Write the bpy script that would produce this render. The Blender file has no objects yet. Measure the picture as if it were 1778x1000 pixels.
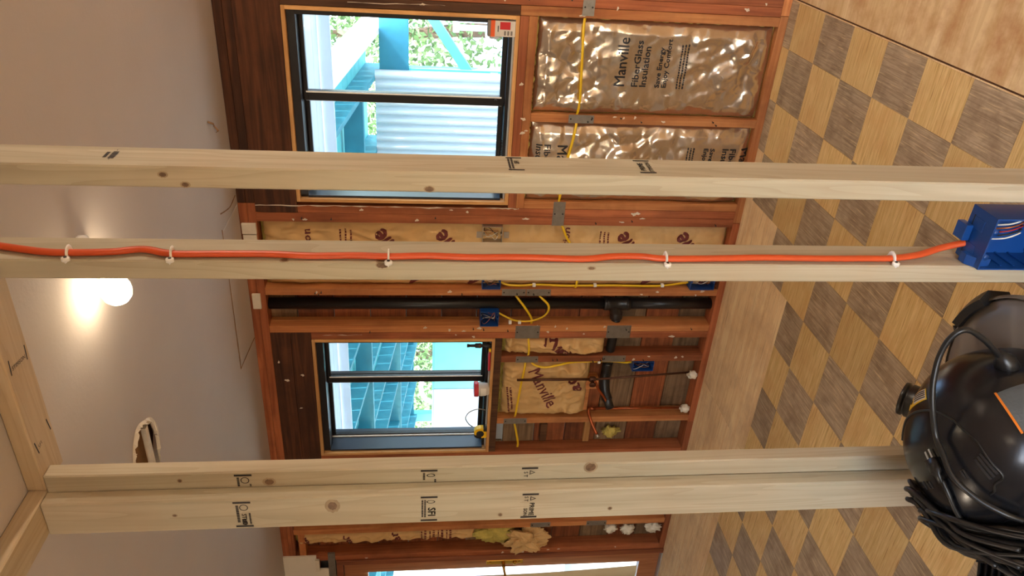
import bpy, bmesh, math, random
from mathutils import Vector, Matrix, noise

# ------------------------------------------------------------------ camera, world, lights, exposure
scene = bpy.context.scene
COL = scene.collection
DF = 3.325            # room-side faces of the far wall's studs
H = 2.44              # ceiling height

cam_d = bpy.data.cameras.new('camera')
cam_d.sensor_width = 36.0
cam_d.lens = 1318.0 / 1778.0 * 36.0
cam_d.clip_start = 0.05
cam_o = bpy.data.objects.new('camera', cam_d)
COL.objects.link(cam_o)
cF = Vector((-0.50255, 0.85646, -0.11802)); cR = Vector((0.86228, 0.50642, 0.00325)); cU = Vector((-0.06255, 0.10013, 0.99301))
m = Matrix.Identity(4)                      # the phone was held sideways: picture right is the room's down
for i in range(3):
    m[i][0] = -cU[i]; m[i][1] = cR[i]; m[i][2] = -cF[i]
m.translation = (0, 0, 1.593)
cam_o.matrix_world = m
scene.camera = cam_o

world = bpy.data.worlds.new('sky'); scene.world = world
world.use_nodes = True
wn = world.node_tree.nodes; wl = world.node_tree.links
sky = wn.new('ShaderNodeTexSky'); sky.sky_type = 'NISHITA'
sky.sun_elevation = math.radians(40); sky.sun_rotation = math.radians(200); sky.sun_disc = False
sky.air_density = 1.0; sky.dust_density = 2.5
wl.new(sky.outputs[0], wn['Background'].inputs[0]); wn['Background'].inputs[1].default_value = 1.6

sun_d = bpy.data.lights.new('sun', 'SUN'); sun_d.energy = 14.0; sun_d.angle = 0.02; sun_d.color = (1, .95, .87)
sun = bpy.data.objects.new('sun', sun_d); COL.objects.link(sun)
sun.rotation_euler = Vector((-0.78, 0.06, -0.62)).to_track_quat('-Z', 'Y').to_euler()

vs = scene.view_settings
vs.view_transform = 'Standard'; vs.look = 'None'; vs.gamma = 1.0; vs.use_curve_mapping = False
vs.exposure = 0.6
BULB_W = 0.15
FILL_BACK_W = 4.0  # this and the two below drive added fill bulbs out of view
FILL_RIGHT_W = 38.0
FILL_LEFT_W = 26.0

# ------------------------------------------------------------------ helpers
R_ = random.Random(7)
def lin(r, g, b):
    f = lambda c: (c / 255 / 12.92) if c / 255 <= .04045 else ((c / 255 + .055) / 1.055) ** 2.4
    return (f(r), f(g), f(b), 1)

MATS = {}
def mat_plain(name, col, rough=.6, metal=0., bump=0., bscale=60., var=0., vscale=6., spec=.5, **kw):
    if name in MATS: return MATS[name]
    M = bpy.data.materials.new(name); M.use_nodes = True; MATS[name] = M
    n = M.node_tree.nodes; l = M.node_tree.links; b = n['Principled BSDF']
    b.inputs['Base Color'].default_value = col; b.inputs['Roughness'].default_value = rough
    b.inputs['Metallic'].default_value = metal; b.inputs['Specular IOR Level'].default_value = spec
    tc = n.new('ShaderNodeTexCoord')
    if var:
        no = n.new('ShaderNodeTexNoise'); no.inputs['Scale'].default_value = vscale; no.inputs['Detail'].default_value = 5
        l.new(tc.outputs['Object'], no.inputs['Vector'])
        mx = n.new('ShaderNodeMix'); mx.data_type = 'RGBA'; mx.blend_type = 'MULTIPLY'
        rp = n.new('ShaderNodeValToRGB')
        rp.color_ramp.elements[0].position = .3; rp.color_ramp.elements[0].color = (1 - var, 1 - var, 1 - var, 1)
        rp.color_ramp.elements[1].position = .7; rp.color_ramp.elements[1].color = (1, 1, 1, 1)
        l.new(no.outputs['Fac'], rp.inputs[0]); mx.inputs[0].default_value = 1
        mx.inputs[6].default_value = col; l.new(rp.outputs[0], mx.inputs[7]); l.new(mx.outputs[2], b.inputs['Base Color'])
    if bump:
        no2 = n.new('ShaderNodeTexNoise'); no2.inputs['Scale'].default_value = bscale; no2.inputs['Detail'].default_value = 4
        l.new(tc.outputs['Object'], no2.inputs['Vector'])
        bp = n.new('ShaderNodeBump'); bp.inputs['Strength'].default_value = bump; bp.inputs['Distance'].default_value = .01
        l.new(no2.outputs['Fac'], bp.inputs['Height']); l.new(bp.outputs[0], b.inputs['Normal'])
    for k, v in kw.items(): b.inputs[k].default_value = v
    return M

def mat_wood(name, c0, c1, axis='Z', rough=.65, grain=1., streak=40., stain=None, stain_amt=.5, stain_scale=2.5, rnd=.25, bump=.12, figure=None, scratch=None):
    """streaky wood, grain along one world axis, a little different on each board"""
    if name in MATS: return MATS[name]
    M = bpy.data.materials.new(name); M.use_nodes = True; MATS[name] = M
    n = M.node_tree.nodes; l = M.node_tree.links; b = n['Principled BSDF']
    b.inputs['Roughness'].default_value = rough; b.inputs['Specular IOR Level'].default_value = .3
    tc = n.new('ShaderNodeTexCoord'); oi = n.new('ShaderNodeObjectInfo')
    ad = n.new('ShaderNodeVectorMath'); ad.operation = 'MULTIPLY_ADD'
    cb = n.new('ShaderNodeCombineXYZ')
    for i in range(3): l.new(oi.outputs['Random'], cb.inputs[i])
    ad.inputs[1].default_value = (7, 11, 13)
    l.new(cb.outputs[0], ad.inputs[0]); l.new(tc.outputs['Object'], ad.inputs[2])
    mp = n.new('ShaderNodeMapping'); s = [streak] * 3; s['XYZ'.index(axis)] = streak * .045
    mp.inputs['Scale'].default_value = s
    l.new(ad.outputs[0], mp.inputs['Vector'])
    n1 = n.new('ShaderNodeTexNoise'); n1.inputs['Scale'].default_value = 1.; n1.inputs['Detail'].default_value = 6; n1.inputs['Distortion'].default_value = 1.2
    l.new(mp.outputs[0], n1.inputs['Vector'])
    rp = n.new('ShaderNodeValToRGB'); e = rp.color_ramp.elements
    e[0].position = .33; e[0].color = c0; e[1].position = .66; e[1].color = c1
    l.new(n1.outputs['Fac'], rp.inputs[0])
    out = rp.outputs[0]
    if stain:
        n2 = n.new('ShaderNodeTexNoise'); n2.inputs['Scale'].default_value = stain_scale; n2.inputs['Detail'].default_value = 5; n2.inputs['Roughness'].default_value = .65
        l.new(ad.outputs[0], n2.inputs['Vector'])
        r2 = n.new('ShaderNodeValToRGB'); r2.color_ramp.elements[0].position = .45; r2.color_ramp.elements[1].position = .72
        r2.color_ramp.elements[0].color = (0, 0, 0, 1); r2.color_ramp.elements[1].color = (stain_amt,) * 3 + (1,)
        l.new(n2.outputs['Fac'], r2.inputs[0])
        mx = n.new('ShaderNodeMix'); mx.data_type = 'RGBA'; l.new(r2.outputs[0], mx.inputs[0]); l.new(out, mx.inputs[6]); mx.inputs[7].default_value = stain
        out = mx.outputs[2]
    if figure:
        m3 = n.new('ShaderNodeMapping'); s3 = [26.] * 3; s3['XYZ'.index(axis)] = 1.6; m3.inputs['Scale'].default_value = s3
        l.new(ad.outputs[0], m3.inputs['Vector'])
        n3 = n.new('ShaderNodeTexNoise'); n3.inputs['Scale'].default_value = .55; n3.inputs['Detail'].default_value = 2; n3.inputs['Distortion'].default_value = .4
        l.new(m3.outputs[0], n3.inputs['Vector'])
        mm = n.new('ShaderNodeMath'); mm.operation = 'MULTIPLY'; mm.inputs[1].default_value = 9.; l.new(n3.outputs['Fac'], mm.inputs[0])
        fr = n.new('ShaderNodeMath'); fr.operation = 'FRACT'; l.new(mm.outputs[0], fr.inputs[0])
        r3 = n.new('ShaderNodeValToRGB'); e3 = r3.color_ramp.elements
        e3[0].position = .0; e3[0].color = (.26, .26, .26, 1); e3[1].position = .5; e3[1].color = (0, 0, 0, 1)
        l.new(fr.outputs[0], r3.inputs[0])
        m4 = n.new('ShaderNodeMix'); m4.data_type = 'RGBA'; l.new(r3.outputs[0], m4.inputs[0]); l.new(out, m4.inputs[6]); m4.inputs[7].default_value = figure
        out = m4.outputs[2]
    if scratch:
        m5 = n.new('ShaderNodeMapping'); s5 = [240.] * 3; s5['XYZ'.index(axis)] = 9.; m5.inputs['Scale'].default_value = s5
        l.new(ad.outputs[0], m5.inputs['Vector'])
        n5 = n.new('ShaderNodeTexNoise'); n5.inputs['Scale'].default_value = 1.; n5.inputs['Detail'].default_value = 3
        l.new(m5.outputs[0], n5.inputs['Vector'])
        r5 = n.new('ShaderNodeValToRGB'); r5.color_ramp.elements[0].position = .60; r5.color_ramp.elements[0].color = (0, 0, 0, 1); r5.color_ramp.elements[1].position = .68; r5.color_ramp.elements[1].color = (.8, .8, .8, 1)
        l.new(n5.outputs['Fac'], r5.inputs[0])
        m6 = n.new('ShaderNodeMix'); m6.data_type = 'RGBA'; l.new(r5.outputs[0], m6.inputs[0]); l.new(out, m6.inputs[6]); m6.inputs[7].default_value = scratch
        out = m6.outputs[2]
    hv = n.new('ShaderNodeHueSaturation'); mr = n.new('ShaderNodeMapRange')
    mr.inputs[3].default_value = 1 - rnd; mr.inputs[4].default_value = 1 + rnd * .6
    l.new(oi.outputs['Random'], mr.inputs[0]); l.new(mr.outputs[0], hv.inputs['Value']); l.new(out, hv.inputs['Color'])
    l.new(hv.outputs[0], b.inputs['Base Color'])
    bp = n.new('ShaderNodeBump'); bp.inputs['Strength'].default_value = bump; bp.inputs['Distance'].default_value = .004
    l.new(n1.outputs['Fac'], bp.inputs['Height']); l.new(bp.outputs[0], b.inputs['Normal'])
    return M

class MB:
    """collects shapes for one mesh"""
    def __init__(s): s.v = []; s.f = []
    def add(s, v, f):
        o = len(s.v); s.v += [tuple(p) for p in v]; s.f += [tuple(i + o for i in q) for q in f]; return s
    def box(s, x0, x1, y0, y1, z0, z1):
        return s.add([(x0, y0, z0), (x1, y0, z0), (x1, y1, z0), (x0, y1, z0), (x0, y0, z1), (x1, y0, z1), (x1, y1, z1), (x0, y1, z1)],
                     [(0, 3, 2, 1), (4, 5, 6, 7), (0, 1, 5, 4), (1, 2, 6, 5), (2, 3, 7, 6), (3, 0, 4, 7)])
    def prism(s, poly, axis, a, b):
        """poly: 2-D points of the two other axes in order; pulled along axis from a to b"""
        n = len(poly); ax = 'XYZ'.index(axis); oth = [i for i in range(3) if i != ax]
        def P(q, t):
            r = [0, 0, 0]; r[ax] = t; r[oth[0]] = q[0]; r[oth[1]] = q[1]; return r
        return s.add([P(q, a) for q in poly] + [P(q, b) for q in poly],
                     [tuple(range(n))[::-1], tuple(range(n, 2 * n))] + [(i, (i + 1) % n, n + (i + 1) % n, n + i) for i in range(n)])
    def tube(s, pts, r, n=10, caps=True, flat=1., up=None):
        pts = [Vector(p) for p in pts]; N = len(pts); rings = []
        rr = r if isinstance(r, (list, tuple)) else [r] * N
        t0 = (pts[1] - pts[0]).normalized()
        ref = Vector(up) if up else (Vector((0, 0, 1)) if abs(t0.z) < .9 else Vector((1, 0, 0)))
        a = t0.cross(ref).normalized()
        for i, p in enumerate(pts):
            t = (pts[min(i + 1, N - 1)] - pts[max(i - 1, 0)])
            t = t.normalized() if t.length > 1e-9 else t0
            a = (a - t * a.dot(t)).normalized(); b = t.cross(a)
            rings.append([p + (a * math.cos(2 * math.pi * k / n) + b * math.sin(2 * math.pi * k / n) * flat) * rr[i] for k in range(n)])
        v = [q for rg in rings for q in rg]
        f = [(i * n + k, i * n + (k + 1) % n, (i + 1) * n + (k + 1) % n, (i + 1) * n + k) for i in range(N - 1) for k in range(n)]
        if caps: f += [tuple(range(n))[::-1], tuple(range((N - 1) * n, N * n))]
        return s.add(v, f)
    def lathe(s, prof, c=(0, 0, 0), axis=(0, 0, 1), n=24, caps=True):
        """prof: (radius, height) pairs turned about axis through c"""
        q = Vector((0, 0, 1)).rotation_difference(Vector(axis).normalized()); c = Vector(c); N = len(prof)
        v = [c + q @ Vector((r * math.cos(2 * math.pi * k / n), r * math.sin(2 * math.pi * k / n), h)) for r, h in prof for k in range(n)]
        f = [(i * n + k, i * n + (k + 1) % n, (i + 1) * n + (k + 1) % n, (i + 1) * n + k) for i in range(N - 1) for k in range(n)]
        if caps: f += [tuple(range(n))[::-1], tuple(range((N - 1) * n, N * n))]
        return s.add(v, f)
    def grid(s, fn, nu, nv):
        """fn(u, v) for u, v in 0..1"""
        v = [fn(i / nu, j / nv) for j in range(nv + 1) for i in range(nu + 1)]
        return s.add(v, [(j * (nu + 1) + i, j * (nu + 1) + i + 1, (j + 1) * (nu + 1) + i + 1, (j + 1) * (nu + 1) + i) for j in range(nv) for i in range(nu)])
    def mesh(s, name, mat, smooth=False, bevel=0., fix=False):
        me = bpy.data.meshes.new(name); me.from_pydata(s.v, [], s.f)
        if bevel or fix:
            b = bmesh.new(); b.from_mesh(me)
            if fix: bmesh.ops.recalc_face_normals(b, faces=b.faces)
            if bevel: bmesh.ops.bevel(b, geom=b.edges[:], offset=bevel, segments=1, affect='EDGES', profile=.5)
            b.to_mesh(me); b.free()
        if mat: me.materials.append(MATS[mat] if isinstance(mat, str) else mat)
        if smooth: me.polygons.foreach_set('use_smooth', [True] * len(me.polygons))
        me.update(); return me
    def build(s, name, mat, parent=None, smooth=False, bevel=0., fix=False, label=None):
        o = bpy.data.objects.new(name, s.mesh(name, mat, smooth, bevel, fix)); COL.objects.link(o)
        if parent: o.parent = parent; o.matrix_parent_inverse = Matrix.Translation(-parent.location) if parent.type == 'EMPTY' else Matrix.Identity(4)
        if label: o['label'] = label
        return o

def tag(o, label, cat, group=None):
    o['label'] = label; o['category'] = cat
    if group: o['group'] = group
    return o
def thing(name, loc, label, cat, group=None):
    o = bpy.data.objects.new(name, None); o.empty_display_size = .05; COL.objects.link(o); o.location = loc
    return tag(o, label, cat, group)
def structure(o): o['kind'] = 'structure'; return o
def board(name, x0, x1, y0, y1, z0, z1, mat, parent=None, bev=.0015, label=None):
    return MB().box(x0, x1, y0, y1, z0, z1).build(name, mat, parent, bevel=bev, label=label)
def catmull(pts, n=6):
    P = [Vector(p) for p in pts]; out = []
    for i in range(len(P) - 1):
        p0 = P[max(i - 1, 0)]; p1 = P[i]; p2 = P[i + 1]; p3 = P[min(i + 2, len(P) - 1)]
        for k in range(n):
            t = k / n
            out.append(.5 * ((2 * p1) + (p2 - p0) * t + (2 * p0 - 5 * p1 + 4 * p2 - p3) * t * t + (3 * p1 - p0 - 3 * p2 + p3) * t ** 3))
    out.append(P[-1]); return out

def text_mesh(body, size, bold=0., sub=0):
    """flat letters in x (reading) and y (up), baseline at 0"""
    cu = bpy.data.curves.new('t', 'FONT'); cu.body = body; cu.size = size; cu.resolution_u = 2
    o = bpy.data.objects.new('t', cu); COL.objects.link(o)
    dg = bpy.context.evaluated_depsgraph_get(); dg.update()
    me = bpy.data.meshes.new_from_object(o.evaluated_get(dg))
    COL.objects.unlink(o); bpy.data.objects.remove(o); bpy.data.curves.remove(cu)
    b = bmesh.new(); b.from_mesh(me); bmesh.ops.triangulate(b, faces=b.faces)
    v = [tuple(q.co) for q in b.verts]; b.verts.index_update(); f = [tuple(q.index for q in fc.verts) for fc in b.faces]
    b.free(); bpy.data.meshes.remove(me)
    for _ in range(sub):                    # split every triangle in four so that the print can follow creases
        mid = {}; nf = []
        def half(i, j):
            k = (min(i, j), max(i, j))
            if k not in mid: mid[k] = len(v); v.append(tuple((v[i][q] + v[j][q]) / 2 for q in range(3)))
            return mid[k]
        for i, j, k in f:
            a, c, d = half(i, j), half(j, k), half(k, i); nf += [(i, a, d), (a, j, c), (d, c, k), (a, c, d)]
        f = nf
    if bold:                                # heavier strokes: the same outline again, moved a little each way
        n0 = len(v); sh = [(bold, 0), (-bold, 0), (0, bold), (0, -bold)]
        v, f = v + [(p[0] + a, p[1] + c, 0.) for a, c in sh for p in v], f + [tuple(i + n0 * (q + 1) for i in t) for q in range(4) for t in f]
    return v, f
def print_on(name, body, size, place, mat, parent, bold=0., sub=0, fit=None):
    """place(a, b) turns letter coordinates (reading, up) into a point of the surface"""
    v, f = text_mesh(body, size, bold, sub)
    if fit:
        w = max(q[0] for q in v); k = fit / w; v = [(q[0] * k, q[1], 0) for q in v]
    o = MB().add([place(q[0], q[1]) for q in v], f).build(name, mat, parent)
    return o

# ------------------------------------------------------------------ materials
mat_wood('old_orange', lin(184, 110, 62), lin(214, 146, 88), 'Z', stain=lin(96, 46, 24), stain_amt=.55)
mat_wood('old_orange_x', lin(184, 110, 62), lin(214, 146, 88), 'X', stain=lin(96, 46, 24), stain_amt=.55)
mat_wood('old_red', lin(142, 76, 44), lin(178, 104, 64), 'Z', stain=lin(92, 50, 30), stain_amt=.6)
mat_wood('old_red_x', lin(142, 76, 44), lin(178, 104, 64), 'X', stain=lin(92, 50, 30), stain_amt=.6)
mat_wood('header_dark', lin(62, 33, 18), lin(104, 60, 34), 'X', stain=lin(44, 24, 14), stain_amt=.7)
mat_wood('trim_dark', lin(70, 42, 26), lin(100, 66, 42), 'Z', stain=lin(44, 24, 14), stain_amt=.5)
mat_wood('sheathing', lin(118, 62, 36), lin(164, 94, 56), 'X', stain=lin(58, 34, 24), stain_amt=.75, stain_scale=3.5, rnd=.35)
mat_wood('sheathing_grey', lin(120, 92, 66), lin(168, 134, 98), 'X', stain=lin(66, 50, 38), stain_amt=.75, stain_scale=4, rnd=.3)
mat_wood('lining', lin(196, 142, 84), lin(222, 172, 112), 'Z', stain=lin(150, 96, 50), stain_amt=.5)
mat_wood('lining_x', lin(196, 142, 84), lin(222, 172, 112), 'X', stain=lin(150, 96, 50), stain_amt=.5)
mat_wood('new_pine', lin(176, 167, 145), lin(194, 186, 164), 'Z', streak=22, stain=lin(184, 156, 124), stain_amt=.5, stain_scale=1.5, rnd=.06, bump=.05, figure=lin(150, 128, 100))
mat_wood('new_pine_x', lin(186, 168, 138), lin(206, 190, 162), 'X', streak=22, stain=lin(192, 160, 122), stain_amt=.5, stain_scale=1.5, rnd=.06, bump=.05, figure=lin(160, 132, 98))
mat_wood('new_pine_y', lin(186, 168, 138), lin(206, 190, 162), 'Y', streak=22, stain=lin(192, 160, 122), stain_amt=.5, stain_scale=1.5, rnd=.06, bump=.05, figure=lin(160, 132, 98))
mat_plain('knot', lin(128, 100, 76), .6, var=.5, vscale=90)
mat_plain('knot_ring', lin(172, 152, 124), .6, var=.3, vscale=60)
mat_plain('ink', lin(42, 36, 36), .7)
mat_plain('ink_print', lin(26, 22, 24), .5)
mat_plain('ink_maroon', lin(104, 38, 34), .7)
mat_wood('tile_light', lin(204, 170, 108), lin(230, 202, 144), 'X', streak=130, rough=.5, stain=lin(208, 164, 108), stain_amt=.7, stain_scale=7, rnd=.12, bump=.12, scratch=lin(168, 124, 70))
mat_wood('tile_dark', lin(148, 128, 104), lin(190, 170, 142), 'Y', streak=130, rough=.5, stain=lin(122, 100, 78), stain_amt=.75, stain_scale=9, rnd=.12, bump=.12, scratch=lin(214, 190, 150))
mat_wood('plywood', lin(214, 184, 134), lin(236, 212, 168), 'X', streak=11, rough=.7, stain=lin(172, 112, 62), stain_amt=.8, stain_scale=5.5, rnd=.0, bump=.2, figure=lin(190, 146, 94))
mat_wood('plywood_worn', lin(234, 200, 150), lin(248, 224, 178), 'X', streak=24, rough=.75, stain=lin(196, 160, 122), stain_amt=.6, stain_scale=4.5, rnd=.0, bump=.25, scratch=lin(190, 156, 118))
mat_plain('drywall', lin(196, 187, 180), .85, bump=.06, bscale=90, var=.05, vscale=3)
mat_plain('drywall_edge', lin(226, 214, 194), .9, var=.12, vscale=30)
mat_plain('plaster_cream', lin(232, 222, 204), .8, var=.05)
mat_plain('brown_paper', lin(150, 112, 74), .85, var=.3, vscale=14)
mat_plain('bronze', lin(30, 26, 27), .38, .3)
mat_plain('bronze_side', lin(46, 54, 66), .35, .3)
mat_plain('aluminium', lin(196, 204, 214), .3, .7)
mat_plain('galvanised', lin(150, 143, 134), .42, .75, var=.2, vscale=40)
mat_plain('cable_yellow', lin(232, 190, 28), .4)
mat_plain('cable_orange', lin(206, 82, 38), .42)
mat_plain('clip_white', lin(236, 234, 230), .4)
mat_plain('nail', lin(60, 56, 54), .4, .8)
mat_plain('box_blue', lin(22, 66, 132), .28)
mat_plain('box_metal', lin(190, 182, 168), .3, .85)
mat_plain('wire_copper', lin(190, 110, 60), .35, .6)
mat_plain('wire_white', lin(225, 222, 214), .5)
mat_plain('wire_black', lin(24, 24, 26), .45)
mat_plain('wire_red', lin(150, 28, 30), .45)
mat_plain('abs', lin(26, 25, 26), .35)
mat_plain('copper', lin(176, 92, 54), .32, .85, var=.3, vscale=30)
mat_plain('pipe_old', lin(96, 58, 38), .5, .5, var=.4, vscale=30)
mat_plain('foam_white', lin(232, 222, 200), .9, bump=.4, bscale=40)
mat_plain('kraft', lin(214, 172, 112), .62, bump=.25, bscale=26, var=.16, vscale=9)
mat_plain('fiberglass', lin(214, 190, 96), .95, bump=.8, bscale=70, var=.35, vscale=22)
mat_plain('foil', lin(222, 206, 186), .22, .92, bump=.10, bscale=30, var=.06, vscale=5)
mat_plain('black_plastic', lin(24, 25, 29), .24, bump=.03, bscale=30, var=.3, vscale=9)
mat_plain('black_matte', lin(24, 24, 25), .36)
mat_plain('tank_grey', lin(122, 114, 106), .4, var=.1, vscale=6)
mat_plain('label_grey', lin(78, 84, 88), .5, bump=.2, bscale=200)
mat_plain('sticker_yellow', lin(240, 196, 20), .4)
mat_plain('sticker_white', lin(236, 232, 220), .4)
mat_plain('orange_trim', lin(216, 120, 30), .4)
mat_plain('card_white', lin(214, 206, 196), .7, var=.1, vscale=30)
mat_plain('card_orange', lin(226, 92, 34), .6)
mat_plain('card_red', lin(190, 30, 34), .6)
mat_plain('card_grey', lin(120, 112, 106), .7)
mat_plain('tape_yellow', lin(240, 190, 20), .35)
mat_plain('tape_black', lin(28, 27, 28), .45)
mat_plain('red_plastic', lin(200, 36, 44), .35)
mat_plain('brass', lin(206, 158, 66), .22, .95)
mat_wood('door_brown', lin(150, 92, 58), lin(178, 116, 76), 'Z', rough=.4, rnd=.05)
mat_wood('jamb_brown', lin(120, 66, 42), lin(148, 86, 56), 'Z', rough=.4, rnd=.05)
mat_plain('shade_cream', lin(222, 204, 164), .8, var=.05)
mat_plain('porcelain', lin(232, 228, 220), .25)
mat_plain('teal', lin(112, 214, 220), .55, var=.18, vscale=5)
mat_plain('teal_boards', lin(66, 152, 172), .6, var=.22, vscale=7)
mat_plain('soffit_white', lin(206, 216, 226), .6, var=.06)
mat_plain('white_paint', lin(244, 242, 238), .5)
mat_plain('corrugated', lin(232, 236, 240), .35, var=.06, vscale=4)
mat_plain('panel_pale', lin(184, 200, 220), .6, var=.05)
mat_plain('screen_mesh', lin(120, 128, 136), .7)
mat_plain('deck_ground', lin(186, 184, 174), .8, var=.3, vscale=3)
mat_plain('bark', lin(84, 66, 50), .9, bump=.5, bscale=20)
mat_plain('leaf', lin(96, 128, 70), .6, var=.45, vscale=9)
mat_plain('leaf_pale', lin(150, 168, 112), .6, var=.4, vscale=9)
mat_plain('plastic_chair', lin(240, 240, 240), .4)
mat_plain('siding', lin(190, 196, 200), .7)

def mat_glass():
    M = bpy.data.materials.new('pane_glass'); M.use_nodes = True; MATS['pane_glass'] = M
    n = M.node_tree.nodes; l = M.node_tree.links; n.remove(n['Principled BSDF'])
    tr = n.new('ShaderNodeBsdfTransparent'); tr.inputs[0].default_value = (.9, .95, .98, 1)
    gl = n.new('ShaderNodeBsdfGlossy'); gl.inputs['Roughness'].default_value = .02
    fr = n.new('ShaderNodeFresnel'); fr.inputs[0].default_value = 1.45
    ge = n.new('ShaderNodeNewGeometry'); mu = n.new('ShaderNodeMath'); mu.operation = 'MULTIPLY_ADD'; mu.inputs[1].default_value = -1.; mu.inputs[2].default_value = 1.; l.new(ge.outputs['Backfacing'], mu.inputs[0])
    m2 = n.new('ShaderNodeMath'); m2.operation = 'MULTIPLY'; l.new(mu.outputs[0], m2.inputs[0]); l.new(fr.outputs[0], m2.inputs[1])   # reflect at the near face only
    mx = n.new('ShaderNodeMixShader'); l.new(m2.outputs[0], mx.inputs[0]); l.new(tr.outputs[0], mx.inputs[1]); l.new(gl.outputs[0], mx.inputs[2])
    l.new(mx.outputs[0], n['Material Output'].inputs[0])
mat_glass()
def mat_emit(name, col, s):
    M = bpy.data.materials.new(name); M.use_nodes = True; MATS[name] = M
    b = M.node_tree.nodes['Principled BSDF']; b.inputs['Base Color'].default_value = (1, .95, .85, 1)
    b.inputs['Emission Color'].default_value = col; b.inputs['Emission Strength'].default_value = s
mat_emit('bulb_glow', (1, .80, .54, 1), 20)

# ------------------------------------------------------------------ room shell
XL, XR, YB = -5.2, 2.6, -2.6
# floor: sheets of plywood; vinyl tiles lie on part of it
floor = structure(MB().box(XL, XR, YB, DF + .12, -.06, -.004).build('floor', 'trim_dark'))
SEAM = -.495
def sheet(x0, x1, y0, y1, mat): return board('plywood_sheet', x0, x1, y0, y1, -.004, 0., mat, floor, .0008)
sheet(SEAM + .005, .74, .86, DF + .1, 'plywood'); sheet(.743, XR, .86, DF + .1, 'plywood')
sheet(SEAM + .005, .74, YB, .857, 'plywood'); sheet(.743, XR, YB, .857, 'plywood')
for a, b in ((-1.32, SEAM - .001), (-2.55, -1.323), (-3.77, -2.553), (XL, -3.773)):
    sheet(a, b, 2.09, DF + .1, 'plywood_worn'); sheet(a, b, YB, 2.087, 'plywood_worn')
T, GX, GY = .238, -1.647, 2.297
def far_edge(xc):
    return 3.322 if xc > -1.17 else 3.26 if xc > -1.42 else 2.95 if xc > -1.65 else 2.705 if xc > -2.9 else 2.76
tile_mesh = {}
for mt in ('tile_light', 'tile_dark'):
    h = T / 2 - .0006
    tile_mesh[mt] = MB().box(-h, h, -h, h, 0, .003).mesh('tile', mt, bevel=.0007)
for i in range(-13, 5):
    for j in range(-6, 5):
        x0, x1 = GX + i * T, min(GX + (i + 1) * T, SEAM - .004); y0, y1 = GY + j * T, min(GY + (j + 1) * T, far_edge(GX + (i + .5) * T))
        if y1 - y0 < .03 or x1 - x0 < .03: continue
        if i < -8 and j < -3: continue
        mt = 'tile_light' if (i + j) % 2 else 'tile_dark'
        if x1 - x0 > T - .001 and y1 - y0 > T - .001:
            o = bpy.data.objects.new('tile', tile_mesh[mt]); COL.objects.link(o)
            o.location = ((x0 + x1) / 2, (y0 + y1) / 2, 0)
        else:
            w, d = (x1 - x0) / 2 - .0006, (y1 - y0) / 2 - .0006
            o = MB().box(-w, w, -d, d, 0, .003).build('tile', mt, bevel=.0007); o.location = ((x0 + x1) / 2, (y0 + y1) / 2, 0)
        o.parent = floor
        o.rotation_euler = (0, 0, R_.uniform(-.004, .004))

# ceiling: drywall sheet with a torn hole
hole = [(-1.60, 1.80), (-1.575, 1.84), (-1.586, 1.885), (-1.618, 1.945), (-1.66, 1.975), (-1.711, 1.985), (-1.76, 1.96), (-1.81, 1.95), (-1.86, 1.90), (-1.87, 1.84), (-1.83, 1.79), (-1.77, 1.775), (-1.70, 1.765), (-1.643, 1.775)]
b = bmesh.new()
def loop(pts, z):
    vs_ = [b.verts.new((x, y, z)) for x, y in pts]
    return vs_, [b.edges.new((vs_[i], vs_[(i + 1) % len(vs_)])) for i in range(len(vs_))]
o1, e1 = loop([(XL, YB), (XR, YB), (XR, DF + .1), (XL, DF + .1)], H)
o2, e2 = loop(hole, H)
bmesh.ops.triangle_fill(b, use_beauty=True, use_dissolve=False, edges=e1 + e2, normal=(0, 0, -1))
up = [b.verts.new((v.co.x, v.co.y, H + .016)) for v in o2]
for i in range(len(o2)): b.faces.new((o2[i], o2[(i + 1) % len(o2)], up[(i + 1) % len(up)], up[i]))
me = bpy.data.meshes.new('ceiling'); b.to_mesh(me); b.free(); me.materials.append(MATS['drywall'])
ceiling = structure(bpy.data.objects.new('ceiling', me)); COL.objects.link(ceiling)
board('ceiling_backing', XL, XR, YB, DF + .1, H + .10, H + .14, 'sheathing', ceiling, 0)
board('lath_board', -1.95, -1.50, 1.84, 2.02, H + .03, H + .045, 'brown_paper', ceiling, label='brown paper backing seen through the torn hole')
# torn paper lips round the hole
def torn(pts, w, mat, parent, name='torn_paper', drop=.012, seed=1):
    rr = random.Random(seed); v = []; f = []
    c = Vector((sum(p[0] for p in pts) / len(pts), sum(p[1] for p in pts) / len(pts)))
    P = catmull([(p[0], p[1], H) for p in pts], 4)
    for i, p in enumerate(P):
        d = Vector((c.x - p.x, c.y - p.y, 0)); d.normalize()
        k = w * rr.uniform(.5, 1.2)
        v += [(p.x - d.x * .004, p.y - d.y * .004, H - .001), (p.x + d.x * k, p.y + d.y * k, H - drop * rr.uniform(.3, 1)), (p.x + d.x * k, p.y + d.y * k, H - drop * .1 + .002)]
    n = len(P)
    for i in range(n - 1):
        a = 3 * i; q = 3 * (i + 1)
        f += [(a, q, q + 1, a + 1), (a + 1, q + 1, q + 2, a + 2), (a + 2, q + 2, q, a)]
    return MB().add(v, f).build(name, mat, parent)
torn(hole[2:8], .03, 'drywall_edge', ceiling, seed=3)
torn(hole[0:4], .014, 'drywall_edge', ceiling, seed=5)
torn([hole[12], hole[13], hole[0], hole[1]], .02, 'drywall_edge', ceiling, seed=9)
MB().box(-1.84, -1.62, 1.895, 1.915, H - .003, H + .012).build('gypsum_ridge', 'drywall_edge', ceiling)
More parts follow.
